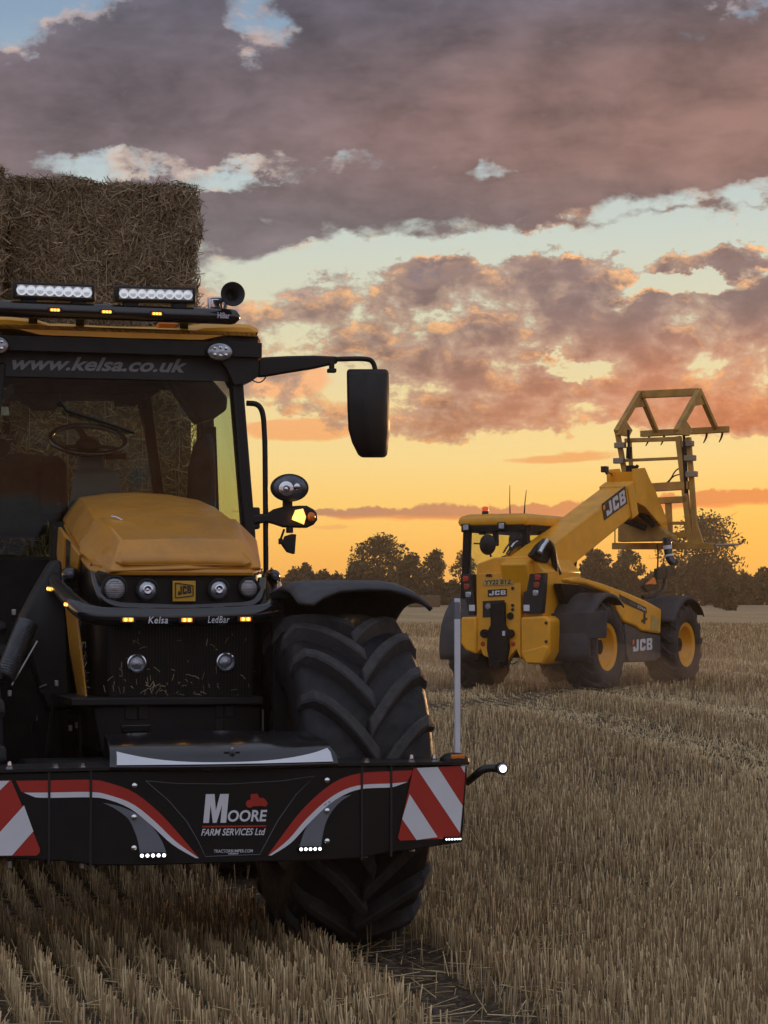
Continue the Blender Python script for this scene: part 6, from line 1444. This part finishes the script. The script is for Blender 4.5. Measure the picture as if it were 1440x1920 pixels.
gbar('grab_rail', (1172, 826), (1270, 823), .065, .07); gbar('grab_rail', (1160, 864), (1275, 859), .045, .05)
gbar('grab_rail', (1224, 914), (1292, 910), .13, .10); gbar('grab_rail', (1232, 939), (1290, 936), .10, .09); gbar('grab_rail', (1255, 981), (1292, 981), .05, .05); gbar('grab_rail', (1258, 1004), (1300, 1002), .09, .08)
gbar('grab_post', (1253, 944), (1256, 1006), .10, .05)
for (px, py) in ((1163, 835), (1161, 864), (1290, 832), (1294, 859), (1297, 889)):
    b = MB(); b.box(Q(px, py, 'y', YG - .06), (.17, .10, .085)); b.build('post_clamp', M['steel_dusty'] if 'steel_dusty' in M else G, loader, bevel=.008)
b = MB(); b.tube(qy([(1180, 838), (1179, 860)], YG - .1), .045, 10); b.tube(qy([(1178, 806), (1179, 840)], YG - .1), .022, 8); b.build('claw_cylinder', M['dark'], loader, smooth=60)
b = MB(); b.tube(qy([(1283, 838), (1287, 925)], YG - .02), .036, 10); b.tube(qy([(1281, 800), (1284, 840)], YG - .1), .024, 8); b.build('claw_cylinder', M['dark'], loader, smooth=60)
b = MB(); b.tube(fillet(qy([(1247, 908), (1258, 898), (1266, 882), (1278, 876)], YG), .2), .011, 6); b.tube(fillet(qy([(1251, 908), (1262, 892), (1278, 889)], YG), .2), .011, 6); b.build('grab_hose', M['hose'], loader)
b = MB(); b.tube(qy([(1153, 972), (1153, 1018)], YG - .1), .010, 6); b.build('drop_hose', M['hose'], loader)
b = MB(); b.box(Q(1183, 880, 'y', YG - .2), (.12, .12, .12)); b.tube(qy([(1175, 886), (1190, 882), (1196, 872)], YG - .2), .03, 6); b.build('coupler', M['dark'], loader, bevel=.01)
# upper claw: two triangular trusses joined by a top bar and the tined bar
def tbar(name, a, c, x, w=.075, h=.075): b = MB(); b.bar(Q(*a, 'x', x), Q(*c, 'x', x), w, h); return b.build(name, G, loader, bevel=.008)
XA, XB = -.40, .70
for x, (A_, B2, C_) in ((XA, ((1156, 811), (1200, 737), (1232, 812))), (XB, ((1268, 810), (1311, 733), (1343, 806)))):
    tbar('claw_strut', A_, B2, x, .08, .10); tbar('claw_strut', B2, C_, x)
    g_ = [Q(A_[0] + (B2[0] - A_[0]) * .62, A_[1] + (B2[1] - A_[1]) * .62, 'x', x), Q(*B2, 'x', x), Q(B2[0] + (C_[0] - B2[0]) * .34, B2[1] + (C_[1] - B2[1]) * .34, 'x', x)]
    b = MB(); b.prism(g_, (.02, 0, 0)); b.build('claw_gusset', G, loader)
    b = MB(); b.prism(qx([(A_[0] - 3, A_[1] + 4), (A_[0] + 12, A_[1] - 22), (A_[0] + 24, A_[1] - 4), (A_[0] + 18, A_[1] + 8)], x - .01), (.06, 0, 0)); b.build('claw_pivot', G, loader, bevel=.008)
b = MB(); b.bar(Q(1199, 740, 'x', XA - .02), Q(1313, 735, 'x', XB + .03), .10, .12); b.build('claw_top_bar', G, loader, bevel=.01)
c1, c2 = Q(1232, 812, 'x', XA), Q(1343, 806, 'x', XB); dd = (c2 - c1).normalized()
b = MB(); b.bar(c1 - dd * .30, c2 + dd * .22, .10, .10); b.build('claw_tine_bar', G, loader, bevel=.01)
for t in (-.16, .14, .98, 1.28):
    p = c1 + dd * (t * (c2 - c1).length * .86); b = MB(); b.tube(arc(p, p + Vector((0, .03, -.09)), p + Vector((-.05, -.02, -.20)), 5), [.020, .020, .018, .016, .013, .008], 7); b.build('claw_tine', M['dark'], loader, smooth=60)
for px, py in ((1340, 1022), (1170, 1024), (1250, 1024)):      # long forward bale spikes
    p = Q(px, py, 'y', YG); b = MB(); b.tube([p, p + Vector((0, .9, .03)), p + Vector((0, 1.1, .035))], [.022, .018, .004], 8); b.build('bale_spike', M['steel'], loader, smooth=60)
# glossy banded hose hanging from the head
b = MB(); hp = fillet(qy([(1250, 1008), (1252, 1030), (1256, 1050), (1266, 1058)], YG - .5), .15, 6); b.tube(hp, .065, 12); hs = b.build('banded_hose', M['black_gloss'], loader, smooth=60)
for a, c in ((2, 4), (7, 9)):
    b = MB(); b.tube(hp[a:c + 1], .068, 12); b.build('hose_band', M['white'], hs, smooth=60)
# ================================================================ EVENING HAZE
def volume_box(name, lo, hi, density, colr, aniso, label):
    b = MB(); lo, hi = Vector(lo), Vector(hi); b.box((lo + hi) / 2, hi - lo)
    m = bpy.data.materials.new(name); m.use_nodes = True; nt = m.node_tree; nt.nodes.clear()
    o_ = nt.nodes.new('ShaderNodeOutputMaterial'); v = nt.nodes.new('ShaderNodeVolumePrincipled')
    v.inputs['Color'].default_value = (*colr, 1); v.inputs['Density'].default_value = density; v.inputs['Anisotropy'].default_value = aniso
    nt.links.new(v.outputs[0], o_.inputs['Volume'])
    o = b.build(name, m, None, smooth=0, kind='stuff'); o['label'] = label; o['category'] = 'haze'
    return o
volume_box('haze', (-720, -60, -5.0), (720, 1020, 13.0), 0.0006, (1.0, 0.84, 0.62), 0.55, 'dusty evening haze over the whole field')

def dust(name, c, r, density, label):
    b = MB(); n = 20; prof = [(math.cos(a) , math.sin(a)) for a in [(-.5 + k / 10) * math.pi for k in range(11)]]
    rings = [[(c[0] + r[0] * p * math.cos(2 * math.pi * k / n), c[1] + r[1] * p * math.sin(2 * math.pi * k / n), c[2] + r[2] * q) for k in range(n)] for p, q in [(max(p, 1e-3), q) for p, q in prof]]
    b.loft(rings); m = bpy.data.materials.new(name); m.use_nodes = True; nt = m.node_tree; nt.nodes.clear()
    o_ = nt.nodes.new('ShaderNodeOutputMaterial'); v = nt.nodes.new('ShaderNodeVolumePrincipled')
    v.inputs['Color'].default_value = (0.9, 0.78, 0.62, 1); v.inputs['Density'].default_value = density; v.inputs['Anisotropy'].default_value = 0.4
    nt.links.new(v.outputs[0], o_.inputs['Volume']); o = b.build(name, m, None, smooth=60, kind='stuff'); o['label'] = label; o['category'] = 'dust'
for (lx, ly, r, dn, lb) in ((-1.2, -.2, (1.5, 1.2, .55), .12, 'thin dust thrown up round the loader left rear wheel'), (.9, -.1, (1.3, 1.2, .48), .10, 'thin dust thrown up round the loader right rear wheel'), (1.5, 2.9, (1.1, .9, .40), .11, 'thin dust thrown up beside the loader front wheel')):
    w_ = L.M @ Vector((lx, ly, .22)); dust('dust_cloud', w_, r, dn, lb)
